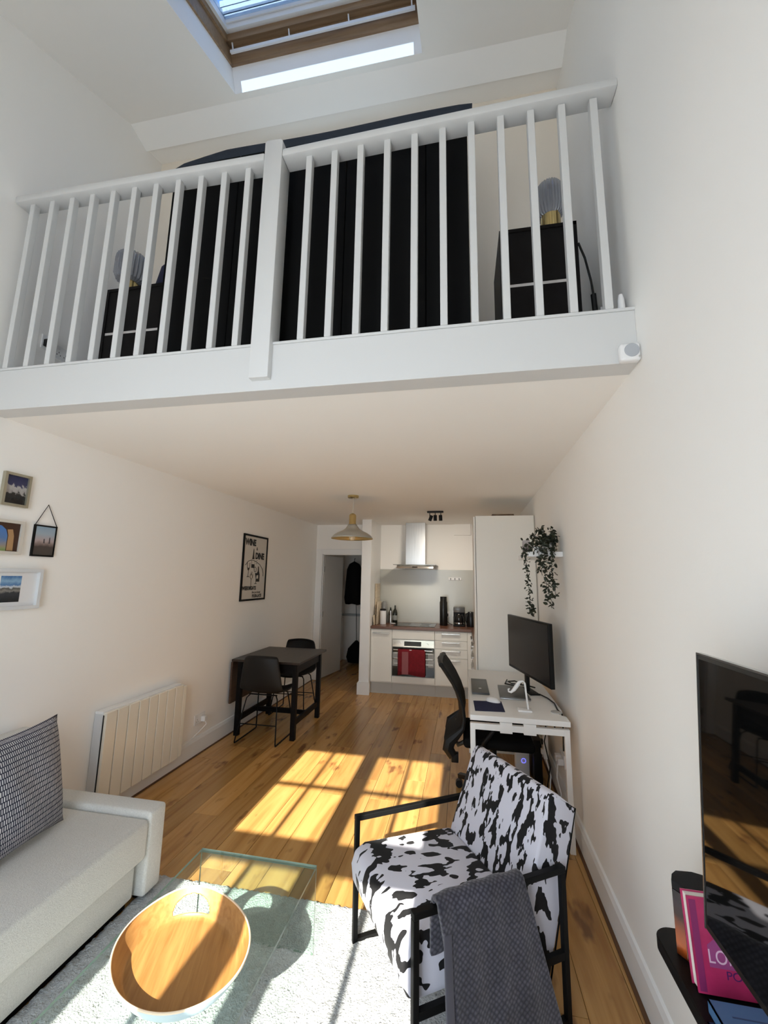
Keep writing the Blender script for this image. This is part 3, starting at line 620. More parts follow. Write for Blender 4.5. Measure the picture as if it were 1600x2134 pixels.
# ================================================================== COFFEE TABLE + TRAY
gx0, gx1, gy0, gy1, gz = -1.215, -0.655, 0.62, 1.965, 0.348
t = T('coffee_table', 'clear glass waterfall coffee table on the pale rug', 'coffee table', ((gx0+gx1)/2, 1.3, 0.013))
def gpane(name, x0,x1,y0,y1,z0,z1, thin):
    mb = MB().box(x0,x1,y0,y1,z0,z1)
    # faces order: bottom, top, y0, x1, y1, x0
    keep = {'z': (0,1), 'y': (2,4)}[thin]
    mb.mi = [0 if i in keep else 1 for i in range(6)]
    return mb.build(name, [GLASS, GEDGE], t)
gpane('table_top', gx0,gx1,gy0,gy1,gz-.010,gz,'z'); gpane('end_panel', gx0,gx1,gy1-.010,gy1,0.013,gz-.0105,'y'); gpane('end_panel', gx0,gx1,gy0,gy0+.010,0.013,gz-.0105,'y')
t = T('serving_tray', 'oval bentwood serving tray with white outside on the glass table', 'tray', (-0.925, 1.425, gz), math.radians(145))
NA, NV = 288, 36; A0, B0 = 0.245, 0.200
def tray_pt(a, v):   # v 0..1 up the wall
    hh = 0.055+0.020*max(0, math.cos(a-HA))**6
    k = 0.80+0.20*(v**0.75); return (A0*k*math.cos(a), B0*k*math.sin(a), 0.004+hh*v)
HA = math.radians(112-145)
vs_ = []; fs = []
for i in range(NA):
    for j in range(NV+1): vs_.append(tray_pt(2*PI*i/NA, j/NV))
for i in range(NA):
    a = (2*PI*(i+.5)/NA-HA+PI) % (2*PI)-PI
    for j in range(NV):
        v = (j+.5)/NV
        lens = abs(a) < 0.36 and 0.14 < v < 0.14+0.60*math.sqrt(max(0, 1-(a/0.36)**2))
        if lens: continue
        i2 = (i+1) % NA; fs.append((i*(NV+1)+j, i2*(NV+1)+j, i2*(NV+1)+j+1, i*(NV+1)+j+1))
k0 = len(vs_); RB = 10
for q in range(1, RB):
    for i in range(NA): a = 2*PI*i/NA; vs_.append((A0*.8*(1-q/RB)*math.cos(a), B0*.8*(1-q/RB)*math.sin(a), 0.004))
vs_.append((0,0,0.004)); kc = len(vs_)-1
ring = lambda q, i: i*(NV+1) if q == 0 else k0+(q-1)*NA+i
for q in range(RB-1):
    for i in range(NA): i2 = (i+1) % NA; fs.append((ring(q,i), ring(q+1,i), ring(q+1,i2), ring(q,i2)))
for i in range(NA): fs.append((ring(RB-1,i), kc, ring(RB-1,(i+1)%NA)))
me = bpy.data.meshes.new('tray_body'); me.from_pydata(vs_, [], fs); me.materials.append(OAKTRAY); me.materials.append(mat('tray_white', (.50,.60,.68), .35)); me.materials.append(mat('tray_rim', (.72,.58,.42), .5))
bm = bmesh.new(); bm.from_mesh(me); bmesh.ops.recalc_face_normals(bm, faces=bm.faces[:])
up = sum((f.normal.z for f in bm.faces))
if up < 0: bmesh.ops.reverse_faces(bm, faces=bm.faces[:])
bm.to_mesh(me); bm.free()
for p in me.polygons: p.use_smooth = True
o = bpy.data.objects.new('tray_body', me); COL.objects.link(o); o.parent = t
sd = o.modifiers.new('thickness', 'SOLIDIFY'); sd.thickness = 0.004; sd.offset = -1; sd.material_offset = 1; sd.material_offset_rim = 2
MB().tube([tuple(Vector(tray_pt(2*PI*i/NA, 1))) for i in range(NA)], 0.0028, 6, closed=True).build('rim', mat('tray_rim', (.72,.58,.42), .5), t, smooth=True, world=False)

# ================================================================== ARMCHAIR
AO = Vector((-0.071, 1.977, 0)); AR = -math.atan2(0.84, 0.542)
t = T('armchair', 'cowhide print armchair with black tube frame facing the coffee table', 'armchair', AO, AR)
FZ = 0.006
def tubef(pts_, name, w=0.022): 
    m_ = MB()
    for a, b_ in zip(pts_[:-1], pts_[1:]): m_.bar(a, b_, w, w)
    return m_.build(name, BLACK, t, world=False)
for sx_ in (-1, 1):
    x_ = 0.30*sx_; yf, yr = -0.315, 0.312
    MB().box(x_-.011,x_+.011,yf-.011,yf+.011,FZ,.499).build('leg', BLACK, t, bevel=0.002, seg=1, world=False)
    MB().box(x_-.011,x_+.011,yr-.011,yr+.011,FZ,.499).build('leg', BLACK, t, bevel=0.002, seg=1, world=False)
    MB().box(x_-.013,x_+.013,yf-.011,yr+.011,.499,.521).build('arm_rail', BLACK, t, bevel=0.002, seg=1, world=False)
    MB().box(x_-.010,x_+.010,yf+.011,yr-.011,.215,.240).build('side_rail', BLACK, t, world=False)
    MB().box(x_-.011,x_+.011,yf+.011,yr-.011,FZ,FZ+.022).build('floor_runner', BLACK, t, world=False)
seatp = [(-0.30,0.235),(-0.325,0.25),(-0.345,0.29),(-0.352,0.35),(-0.335,0.40),(-0.29,0.424),(0.0,0.412),(0.16,0.40),(0.16,0.235)]
MB().prism(seatp, 'x', -0.272, 0.272).build('seat', COW2, t, bevel=0.014, seg=3, world=False)
backp = [(0.10,0.20),(0.165,0.41),(0.295,0.735),(0.315,0.755),(0.345,0.75),(0.425,0.69),(0.428,0.67),(0.26,0.12),(0.20,0.12)]
MB().prism(backp, 'x', -0.272, 0.272).build('backrest', COW, t, bevel=0.012, seg=3, world=False)
for sx_ in (-1,1): MB().tube([(sx_*.268,0.17,0.40),(sx_*.268,0.333,0.745),(sx_*.268,0.43,0.685),(sx_*.268,0.265,0.12)], 0.0035, 6).build('piping', BLKF, t, world=False)
# throw over the near arm
t = T('throw_blanket', 'charcoal waffle throw folded over the near arm of the cowhide armchair', 'blanket', AO, AR)
NU, NW = 60, 44
vs_ = []; uv = []; fs = []
def drape(s_):   # path across arm: inner side -> over -> outer side down ; returns (x,z)
    segs = [(0.268,0.36),(0.268,0.46),(0.272,0.52),(0.285,0.545),(0.305,0.552),(0.328,0.545),(0.340,0.52),(0.346,0.46),(0.352,0.33),(0.362,0.18),(0.375,0.03)]
    L_ = [0]
    for a, b_ in zip(segs[:-1], segs[1:]): L_.append(L_[-1]+math.hypot(b_[0]-a[0], b_[1]-a[1]))
    d = s_*L_[-1]
    for k in range(len(segs)-1):
        if d <= L_[k+1]+1e-9:
            f_ = (d-L_[k])/(L_[k+1]-L_[k]); return segs[k][0]+(segs[k+1][0]-segs[k][0])*f_, segs[k][1]+(segs[k+1][1]-segs[k][1])*f_, d
    return segs[-1][0], segs[-1][1], L_[-1]
for i in range(NU+1):
    s_ = i/NU; x_, z_, d = drape(s_)
    dn = max(0, (0.52-z_)/0.5) if s_ > .35 else 0
    ya = -0.245+0.045*min(1, dn*2)+0.0*dn; yb = 0.112+0.13*dn
    for j in range(NW+1):
        v = j/NW; y_ = ya+(yb-ya)*v
        fold = 0.006*math.sin(v*9+1.2)*dn+0.003*math.sin(v*23+s_*4)
        sag = 0.02*v*max(0, 1-dn*3) if z_ > .5 else 0
        vs_.append((x_+fold, y_, z_-0.012*math.sin(v*PI*1.0)*0-sag*0+0.006*math.sin(v*PI)*(1 if dn < .1 else 0))); uv.append((d, y_+0.3))
for i in range(NU):
    for j in range(NW): k = i*(NW+1)+j; fs.append((k, k+1, k+NW+2, k+NW+1))
me = bpy.data.meshes.new('throw'); me.from_pydata(vs_, [], fs); me.materials.append(BLANKET); ul = me.uv_layers.new()
for p in me.polygons:
    p.use_smooth = True
    for li in p.loop_indices: ul.data[li].uv = uv[me.loops[li].vertex_index]
o = bpy.data.objects.new('throw_cloth', me); COL.objects.link(o); o.parent = t
sd = o.modifiers.new('thickness', 'SOLIDIFY'); sd.thickness = 0.018; sd.offset = 1
bv = o.modifiers.new('soft', 'BEVEL'); bv.width = 0.007; bv.segments = 3
# second folded layer showing at the front edge
MB().prism([(0.352,0.46),(0.362,0.30),(0.378,0.06),(0.366,0.06),(0.350,0.30),(0.342,0.46)], 'y', -0.235, -0.205).build('folded_edge', BLANKET, t, bevel=0.005, world=False)

# ================================================================== DINING SET
t = T('dining_table', 'dark brown drop-leaf dining table against the left wall', 'table', (-2.0, 4.55, 0))
MB().box(-2.385, -1.640, 4.125, 4.985, 0.728, 0.752).build('table_top', TABLEW, t, bevel=0.003, seg=1)
MB().box(-2.395, -2.375, 4.135, 4.975, 0.31, 0.722).build('drop_leaf', m_wood('leaf_wood', (.05,.025,.015), (.08,.045,.028)), t, bevel=0.002, seg=1)
for (lx, ly) in ((-2.31,4.19),(-1.70,4.19),(-2.31,4.90),(-1.70,4.90)): MB().box(lx-.024,lx+.024,ly-.024,ly+.024,0,.728).build('leg', BLACKW, t, bevel=0.002, seg=1)
MB().box(-2.29,-1.72,4.18,4.20,.63,.728).box(-2.29,-1.72,4.89,4.91,.63,.728).box(-2.32,-2.30,4.21,4.88,.63,.728).box(-1.71,-1.69,4.21,4.88,.63,.728).build('apron', BLACKW, t)
MB().box(-1.712,-1.688,4.21,4.88,.13,.185).build('stretcher', BLACKW, t); MB().box(-2.322,-2.298,4.21,4.88,.13,.185).build('stretcher', BLACKW, t); MB().box(-2.29,-1.72,4.54,4.56,.135,.18).build('stretcher', BLACKW, t)
def dining_chair(loc, rot, label):
    t = T('dining_chair', label, 'chair', loc, rot, 'black shell dining chairs')
    # local: faces +y, back at -y. shell profile rows (y,z,halfwidth)
    rows = [(-0.205,0.810,0.150),(-0.222,0.800,0.178),(-0.225,0.74,0.192),(-0.215,0.64,0.208),(-0.20,0.54,0.222),(-0.165,0.475,0.228),(-0.10,0.448,0.230),(0.0,0.440,0.230),(0.12,0.448,0.225),(0.19,0.452,0.205),(0.215,0.440,0.16)]
    vs_, fs = [], []; NN = 13
    for (y_, z_, hw) in rows:
        for k in range(NN):
            u = k/(NN-1)*2-1; c = abs(u)**2.5
            wrap = 0.045*c if z_ > .5 else 0.0
            vs_.append((hw*u, y_+wrap, z_+(0.03*c if z_ <= .5 else 0)-(0.012*(1-u*u)*(-1) if z_ > .79 else 0)))
    for i in range(len(rows)-1):
        for k in range(NN-1): q = i*NN+k; fs.append((q, q+1, q+NN+1, q+NN))
    o = MB().add(vs_, fs).build('shell', mat('chair_shell', (.011,.010,.009), .5, spec=.25), t, smooth=True, world=False, subd=1)
    sd = o.modifiers.new('thickness', 'SOLIDIFY'); sd.thickness = 0.014; sd.offset = 0
    for s_ in (-1, 1):
        x_ = s_
        MB().tube([(0.14*x_,-0.10,0.43),(0.165*x_,-0.125,0.40),(0.212*x_,-0.225,0.025),(0.213*x_,-0.222,0.010),(0.212*x_,-0.20,0.008),(0.212*x_,0.19,0.008),(0.212*x_,0.215,0.012),(0.210*x_,0.21,0.03),(0.165*x_,0.13,0.41),(0.14*x_,0.11,0.43)], 0.0065, 8).build('sled_leg', BLACK, t, smooth=True, world=False)
    MB().tube([(-0.192,-0.185,0.175),(0.192,-0.185,0.175)], 0.005, 8).build('cross_bar', BLACK, t, world=False)
    MB().tube([(-0.185,0.165,0.24),(0.185,0.165,0.24)], 0.005, 8).build('cross_bar', BLACK, t, world=False)
    MB().tube([(-0.15,-0.1,0.433),(0.15,-0.1,0.433)], 0.007, 8).build('seat_rail', BLACK, t, world=False); MB().tube([(-0.15,0.11,0.433),(0.15,0.11,0.433)], 0.007, 8).build('seat_rail', BLACK, t, world=False)
    return t
dining_chair((-2.0, 4.205, 0), 0.0, 'black shell dining chair at the near side of the dining table, back to the room')
dining_chair((-2.06, 5.04, 0), PI+0.04, 'black shell dining chair at the far side of the dining table, by the doorway')

# ================================================================== PENDANT + CEILING SPOT
px_, py_ = -1.120, 4.10; cz = sz(py_)
t = T('pendant_lamp', 'grey metal dome pendant lamp with brass cap over the dining corner', 'lamp', (px_, py_, cz))
MB().lathe([(0.058,0),(0.058,-0.022),(0.052,-0.026),(0.0,-0.026)], 32, (px_,py_,cz)).build('ceiling_rose', BRASS, t, smooth=True)
MB().tube([(px_,py_,cz-.026),(px_+.004,py_,cz-.12),(px_,py_,2.265)], 0.0035, 8).build('cord', mat('pale_cord', (.6,.55,.45), .7), t)
MB().lathe([(0.0,0.118),(0.012,0.115),(0.032,0.100),(0.036,0.088),(0.036,0.01),(0.040,0.0),(0.040,-0.006)], 32, (px_,py_,2.155)).build('lamp_cap', BRASS, t, smooth=True)
SH = mat('shade_grey', (.36,.34,.29), .3)
sh = [(0.042,0.146),(0.052,0.128),(0.072,0.100),(0.105,0.078),(0.150,0.058),(0.185,0.036),(0.205,0.014),(0.213,0.0)]
o = MB().lathe([(a,b_) for a,b_ in sh], 56, (px_,py_,2.005)); o.f = [f for f in o.f if len(f) == 4]; o.mi = [0]*len(o.f)
o = o.build('lamp_shade', [mat('shade_gold_inside', (.62,.48,.22), .35, .5), SH], t, smooth=True)
sd = o.modifiers.new('thickness', 'SOLIDIFY'); sd.thickness = 0.003; sd.offset = -1; sd.material_offset = 1
MB().lathe([(0.0,-0.015),(0.02,-0.010),(0.032,0.01),(0.033,0.028),(0.022,0.052),(0.014,0.07),(0.014,0.10)], 24, (px_,py_,2.0)).build('bulb', mat('bulb_glass', (.75,.62,.4), .08, spec=.9), t, smooth=True)
sy_ = 5.25; cz = sz(sy_)
t = T('ceiling_spotlight', 'black three-head spotlight bar on the kitchen ceiling', 'spotlight', (-0.345, sy_, cz))
MB().box(-0.45, -0.24, sy_-.03, sy_+.03, cz-.022, cz).build('ceiling_bar', BLACKP, t, bevel=0.01)
for (dx_, an) in ((-0.07, 0.35), (0.0, 0.0), (0.07, -0.05)):
    q = MB().lathe([(0.0,0),(0.022,0),(0.022,0.07),(0.018,0.072)], 20).xf(Matrix.Translation((-0.345+dx_, sy_-.01, cz-.125)) @ Matrix.Rotation(an,4,'Y')).build('spot_head', BLACKP, t, smooth=True)
    MB().tube([(-0.345+dx_, sy_, cz-.02),(-0.345+dx_, sy_, cz-.07)], 0.005).build('stem', BLACKP, t)
    sl = bpy.data.lights.new('kitchen_fill_lamp', 'SPOT'); sl.energy = 11; sl.color = (1.0, .90, .76); sl.spot_size = math.radians(130); sl.spot_blend = 1.0; sl.shadow_soft_size = .04  # fill added to brighten the kitchen; the spot heads themselves are unlit
    so = bpy.data.objects.new('kitchen_fill_light', sl); COL.objects.link(so); so.location = (-0.345+dx_*1.3, sy_, cz-.145)
    so.rotation_euler = Vector((dx_*5-.05, .8, -.75)).to_track_quat('-Z', 'Y').to_euler()

# ================================================================== KITCHEN
FY = 6.05
def front(t, nm, x0, x1, z0, z1, y=FY, m=CABW): return MB().box(x0+.0015, x1-.0015, y, y+.019, z0+.0015, z1-.0015).build(nm, m, t, bevel=0.0015, seg=1)
def handle(par, x0, x1, z, y=FY): MB().box(x0, x1, y-.024, y-.004, z-.010, z+.008).build('handle', STEEL, par, bevel=0.002, seg=1)
t = T('base_cabinet', 'cream base cabinet with one door, left end of the kitchen run', 'cabinet', (-1.17, 6.3, 0))
MB().box(-1.33,-1.02,FY+.02,YB-.012,.155,.893).build('carcass', CABW, t); d = front(t,'door',-1.33,-1.02,.172,.886); handle(d,-1.302,-1.055,.838); MB().box(-1.33,-1.02,FY+.06,FY+.075,0,.152).build('plinth', mat('plinth_grey', (.50,.50,.47), .5), t)
t = T('oven_housing', 'cream oven housing cabinet in the middle of the kitchen run', 'cabinet', (-.715, 6.3, 0))
MB().box(-1.018,-.412,FY+.02,YB-.012,.155,.893).build('carcass', CABW, t); front(t,'panel',-1.018,-.412,.762,.886); front(t,'panel',-1.018,-.412,.168,.256); MB().box(-1.018,-.412,FY+.06,FY+.075,0,.152).build('plinth', mat('plinth_grey', (.5,.5,.47)), t)
t = T('oven', 'built-in black glass oven with steel control strip', 'oven', (-.715, FY, .26))
MB().box(-1.012,-.418,FY-.008,FY+.018,.655,.755).build('control_panel', CHROME, t, bevel=.002, seg=1)
MB().box(-.842,-.600,FY-.010,FY-.007,.672,.735).build('display', mat('display_black', (.004,.004,.004), .15), t)
for q in (-.905,-.520): MB().lathe([(0.019,0),(0.017,0.016),(0,0.016)], 24).xf(Matrix.Translation((q,FY-.008,.703)) @ Matrix.Rotation(PI/2,4,'X')).build('knob', CHROME, t, smooth=True)
MB().box(-1.012,-.418,FY-.006,FY+.018,.262,.650).build('oven_door', mat('oven_glass', (.006,.006,.006), .12), t, bevel=.002, seg=1)
for z in (.43,.50,.575): MB().box(-.99,-.44,FY-.008,FY-.0062,z-.003,z+.003).build('rack_line', STEEL, t)
for (a, b_) in ((-1.004,-.935),(-.505,-.426)):
    for (z0,z1) in ((.395,.485),(.50,.58)): MB().box(a,b_,FY-.0075,FY-.0062,z0,z1).build('door_inner_panel', mat('oven_inner', (.30,.30,.29), .3), t)
MB().tube([(-.985,FY-.045,.622),(-.445,FY-.045,.622)], .008, 10).build('handle', CHROME, t, smooth=True); MB().box(-.99,-.975,FY-.045,FY-.006,.614,.63).box(-.455,-.44,FY-.045,FY-.006,.614,.63).build('handle_mount', CHROME, t)
# towel
vs_, fs = [], []
for side in (0,1):
    pass
rows = [(FY-.030,.30+.12),(FY-.030,.55),(FY-.033,.612),(FY-.040,.632),(FY-.050,.634),(FY-.058,.622),(FY-.060,.55),(FY-.060,.45),(FY-.060,.36),(FY-.060,.285)]
for (y_, z_) in rows:
    for k in range(15):
        u = k/14; vs_.append((-.925+.385*u, y_-0.004*math.sin(u*11)-0.003*math.sin(u*23), z_+(0.012*math.sin(u*5) if z_ < .3 else 0)))
for i in range(len(rows)-1):
    for k in range(14): q = i*15+k; fs.append((q,q+1,q+16,q+15))
tw = MB().add(vs_, fs).build('tea_towel', RED, smooth=True); sd = tw.modifiers.new('thickness','SOLIDIFY'); sd.thickness = .004; tag(origin_to(tw, (-.73, FY-.05, .63)), 'dark red tea towel hanging on the oven handle', 'towel')
PALE = mat('towel_print', (.30,.10,.11), .95)
pr = MB().box(-.865,-.775,FY-.0695,FY-.066,.30,.60).build('printed_band', PALE, None); pr.parent = tw; pr.data.transform(Matrix.Translation(-Vector((-.73, FY-.05, .63))))
t = T('drawer_unit', 'cream base unit with three drawers over a door, right of the oven', 'cabinet', (-.185, 6.3, 0))
MB().box(-.410,.10,FY+.02,YB-.012,.155,.893).build('carcass', CABW, t)
for (z0,z1,hz) in ((.765,.886,.858),(.650,.763,.742),(.530,.648,.628)): d = front(t,'drawer',-.410,.038,z0,z1); handle(d,-.315,-.060,hz)
d = front(t,'door',-.410,.038,.168,.528); handle(d,-.315,-.060,.505); front(t,'corner_post',.038,.10,.168,.886)
MB().box(-.410,.10,FY+.06,FY+.075,0,.152).build('plinth', mat('plinth_grey', (.5,.5,.47)), t)
t = T('side_cabinet', 'cream return cabinet along the right wall between drawers and tall unit', 'cabinet', (.4, 5.5, 0))
MB().box(.125,xr(4.9),4.935,FY+.018,.155,.893).build('carcass', CABW, t)
for (y0,y1) in ((4.94,5.48),(5.49,6.03)):
    for (z0,z1) in ((.765,.886),(.650,.763),(.530,.648),(.168,.528)):
        d = MB().box(.105,.124,y0,y1,z0+.0015,z1-.0015).build('drawer', CABW, t); MB().box(.078,.100,y0+.12,y1-.12,z1-.045,z1-.027).build('handle', STEEL, d)
wt = MB().box(-1.335,.10,FY-.02,YB,.893,.93).box(.10,xr(5),4.94,YB,.893,.93).build('worktop', WORKTOP, bevel=.003, seg=1); tag(wt, 'walnut brown L-shaped kitchen worktop', 'worktop'); origin_to(wt, (-.6, 6.35, .893))
sb = MB().box(-1.333,xr(6)-.01,YB-.009,YB-.001,.931,1.762).build('splashback', SPLASH); tag(origin_to(sb, (-.4,YB,.93)), 'grey green glass splashback behind the hob', 'splashback')
hb_ = T('hob', 'black glass hob set in the walnut worktop', 'hob', (-.71, 6.37, .93))
MB().box(-1.02,-.42,6.13,6.60,.930,.936).build('glass_plate', mat('hob_glass', (.012,.012,.012), .12), hb_, bevel=.002, seg=1)
for (q,w_) in ((-.87,6.27),(-.87,6.48),(-.57,6.27),(-.57,6.48)): MB().lathe([(.075,0),(.075,.0004)], 32, (q,w_,.9361)).build('ring', mat('hob_ring', (.05,.05,.05), .3), hb_)
# cooker hood
t = T('cooker_hood', 'stainless steel chimney cooker hood over the hob', 'hood', (-.72, YB, 1.76))
MB().box(-.885,-.575,6.42,YB,1.83,sz(6.5)).build('chimney', STEEL, t, bevel=.004, seg=1)
MB().hexa([(-1.00,6.24,1.768),(-.44,6.24,1.768),(-.44,YB-.009,1.768),(-1.00,YB-.009,1.768),(-.99,6.25,1.815),(-.45,6.25,1.815),(-.45,YB-.009,1.815),(-.99,YB-.009,1.815)]).build('hood_body', CHROME, t)
MB().box(-1.045,-.395,6.20,YB-.009,1.817,1.826).build('glass_visor', mat('visor', (.25,.26,.25), .08), t)
for q in (-.90, -.54):
    MB().lathe([(.025,0),(.025,.004)], 20, (q,6.38,1.763)).build('hood_lamp', CHROME, t)
    hl = bpy.data.lights.new('hood_lamp', 'SPOT'); hl.energy = 2.5; hl.color = (1.0, .93, .82); hl.spot_size = math.radians(125); hl.spot_blend = .6; hl.shadow_soft_size = .02
    ho = bpy.data.objects.new('hood_lamp_light', hl); COL.objects.link(ho); ho.location = (q, 6.38, 1.757); ho.parent = None
MB().box(-.76,-.68,6.236,6.24,1.782,1.796).build('controls', DARK, t)
# hooks, sockets
t = T('hook_rail', 'small white hook rail on the splashback right of the hood', 'hook rail', (-.14, YB-.008, 1.62))
MB().box(-.235,-.035,YB-.022,YB-.009,1.598,1.645).build('back_plate', WHITEP, t, bevel=.004, seg=1)
for q in (-.20,-.135,-.07): MB().box(q-.006,q+.006,YB-.04,YB-.022,1.608,1.636).build('hook', mat('dark_grey', (.08,.08,.08), .4), t)
socket('wall_socket', 'kitchen wall socket with black plug left of the coffee maker', (-.265, YB-.008, 1.075), 'y-', .10, .09, [(0, BLACKP)], n=1)
socket('wall_socket', 'kitchen wall socket above the coffee maker', (-.10, YB-.008, 1.09), 'y-', .146, .09)
def turned(name, label, cat, x, y, prof, m, parts=(), n=28, z=.93, group=None):
    t = T(name, label, cat, (x,y,z), group=group)
    MB().lathe(prof, n, (x,y,z)).build('body', m, t, smooth=True)
    for nm, pf, mm in parts: MB().lathe(pf, n, (x,y,z)).build(nm, mm, t, smooth=True)
    return t
turned('canister', 'white kitchen canister with black lid on the left of the worktop', 'canister', -1.21, 6.34, [(.043,0),(.045,.01),(.045,.20)], WHITEP, [('lid', [(.047,.20),(.047,.222),(.03,.228),(0,.228)], BLACKP)])
turned('glass_jar', 'clear wire-lidded glass jar behind the white canister', 'jar', -1.235, 6.56, [(.05,0),(.052,.01),(.052,.27),(.04,.31),(.015,.33)], mat('jar_glass', (.22,.22,.21), .1, spec=.8))
turned('pepper_mill', 'small steel grinder between canister and bottle', 'grinder', -1.12, 6.50, [(.025,0),(.025,.11),(.018,.13),(.022,.16),(.02,.19),(0,.19)], STEEL)
turned('oil_bottle', 'dark oil bottle left of the hob', 'bottle', -1.055, 6.52, [(.035,0),(.037,.01),(.037,.15),(.03,.19),(.012,.22),(.012,.27),(0,.272)], mat('dark_bottle', (.010,.012,.008), .12), [('label_band', [(.0376,.05),(.0376,.12)], mat('label_grey', (.25,.25,.23), .6))])
turned('soy_bottle', 'short dark bottle behind the oil bottle', 'bottle', -1.14, 6.60, [(.028,0),(.03,.01),(.03,.16),(.012,.2),(.012,.23),(0,.232)], mat('dark_bottle', (.01,.012,.008)))
turned('spoon_rest', 'small white dish in front of the oil bottle', 'dish', -1.06, 6.36, [(.0,.002),(.02,.002),(.04,.014),(.042,.016),(.02,.006),(.0,.006)], WHITEP)
turned('water_flask', 'tall matt black flask right of the hob', 'flask', -.305, 6.45, [(.055,0),(.058,.006),(.058,.34),(.05,.36),(.05,.42),(.048,.425),(0,.425)], mat('flask_black', (.006,.006,.006), .3))
def board(x0, lean, y0, y1, h, label):
    mb = MB().box(0, .012, y0, y1, 0, h); mb.xf(Matrix.Translation((x0,0,.932)) @ Matrix.Rotation(lean,4,'Y'))
    o = mb.build('chopping_board', m_wood('board_wood', (.5,.4,.28), (.62,.52,.38)), bevel=.003); tag(origin_to(o, (x0,(y0+y1)/2,.932)), label, 'board')
board(-1.290, 0.03, 6.20, 6.50, .33, 'tall pale chopping board edge-on beside the white canister'); board(-1.312, -.06, 6.12, 6.40, .14, 'low chopping board leaning on the kitchen end wall')
board(-1.328, 0.0, 6.28, 6.62, .60, 'tallest pale board standing flat against the kitchen end wall')
# coffee maker + kettle
t = T('coffee_maker', 'black filter coffee maker with glass jug on the worktop', 'coffee maker', (-.075,6.45,.93))
MB().box(-.16,.01,6.36,6.56,.93,.955).build('base', BLACKP, t, bevel=.006); MB().box(-.16,.01,6.50,6.57,.955,1.20).build('water_tank', BLACKP, t, bevel=.008); MB().box(-.155,.005,6.37,6.57,1.13,1.21).build('filter_head', mat('grey_head', (.10,.10,.10), .25), t, bevel=.01)
MB().lathe([(.055,0),(.068,.02),(.070,.08),(.055,.13),(.05,.14)], 28, (-.075,6.43,.965)).build('jug', mat('jug_glass', (.01,.01,.01), .06), t, smooth=True); MB().lathe([(.060,0),(.071,.012),(.071,.03)], 28, (-.075,6.43,.955)).build('jug_band', CHROME, t, smooth=True)
t = turned('kettle', 'black kettle at the right end of the worktop beside the tall unit', 'kettle', .098, 6.40, [(.060,0),(.065,.02),(.062,.12),(.05,.20),(.042,.215),(0,.22)], mat('flask_black', (.006,.006,.006)))
MB().tube([(.05,6.36,1.12),(.028,6.345,1.12),(.022,6.345,1.02),(.042,6.36,.98)], .010).build('handle', BLACKP, t, smooth=True)
cb = MB().tube([(-.275,YB-.05,1.06),(-.272,YB-.07,1.0),(-.24,YB-.08,.955),(-.18,6.55,.936)], .004).build('coffee_cable', BLACKP, smooth=True); tag(cb, 'black cable from the kitchen socket to the coffee maker', 'cable')
# tall unit
t = T('tall_cupboard', 'tall cream cupboard closing off the kitchen, behind the desk', 'cupboard', (.42,4.6,0))
TY = 4.34
MB().box(.128, xr(TY)-.004, TY, 4.93, 0.0, 2.262).build('carcass', CABW, t)
MB().box(.106,.124,TY+.004,4.925,.10,2.255).build('door', CABW, t, bevel=.0015, seg=1)
MB().box(.124,.127,TY+.001,4.93,.1,2.255).build('shadow_gap', DARK, t)
MB().box(xr(TY)-.012,xr(TY)-.006,TY-.002,TY,0,2.262).build('edge_trim', mat('edge_trim', (.35,.33,.28), .5), t)
wbx = MB().box(.30,.52,4.40,4.60,2.264,2.29).build('wooden_box', m_wood('box_wood', (.10,.06,.03), (.18,.11,.06)), bevel=.003); tag(origin_to(wbx, (.41,4.5,2.264)), 'flat brown wooden box on top of the tall cupboard', 'box')

# ================================================================== HALL CONTENTS
def coat(name, label, x, y, w, z1, z0, m):
    vs_, fs = [], []; rows = [(z1,.02),(z1-.05,w*.55),(z1-.15,w*.8),((z1+z0)/2,w*.9),(z0+.1,w),(z0,w*.92)]
    for (z, ww) in rows:
        for k in range(14): a = 2*PI*k/14; vs_.append((x+ww/2*math.cos(a)*(1+.1*math.sin(3*a)), y+ww*.28*math.sin(a), z+(.03*math.sin(2*a) if z == z0 else 0)))
    for i in range(len(rows)-1):
        for k in range(14): fs.append((i*14+k, i*14+(k+1)%14, (i+1)*14+(k+1)%14, (i+1)*14+k))
    fs.append(tuple(range(14))[::-1]); fs.append(tuple(range(70,84)))
    t = T(name, label, 'coat', (x,y,z1)); MB().add(vs_, fs).build('coat_body', m, t, smooth=True); MB().tube([(x,y,z1-.01),(x,y+.02,z1+.05),(x,y+.05,z1+.06)], .006).build('hanging_loop', m, t)
coat('hanging_coat', 'black coat hanging in the dark hallway behind the open door', -2.07, 7.80, .36, 1.93, 1.14, BLKF)
coat('hanging_coat', 'darker long coat hanging at the right edge of the hallway doorway', -1.90, 8.26, .26, 2.1, 1.45, mat('coat_charcoal', (.02,.02,.024), .9))
t = T('hanging_bag', 'black bag hanging low on a long strap in the hallway', 'bag', (-2.07,7.9,.06))
MB().lathe([(0,0),(.16,.01),(.19,.10),(.16,.25),(.08,.34),(.02,.40)], 20, (-2.04,8.0,.03)).build('bag_body', BLKF, t, smooth=True); MB().tube([(-2.04,8.0,.42),(-2.05,7.98,.9),(-2.06,7.95,1.3)], .006).build('strap', BLKF, t)
hr_ = MB().box(XL, -1.6, 8.25, 8.35, .86, .90).build('hall_shelf', mat('hall_shelf', (.4,.42,.44), .5)); tag(origin_to(hr_, (-2.0,8.3,.86)), 'narrow grey shelf on the back wall of the hallway', 'shelf')

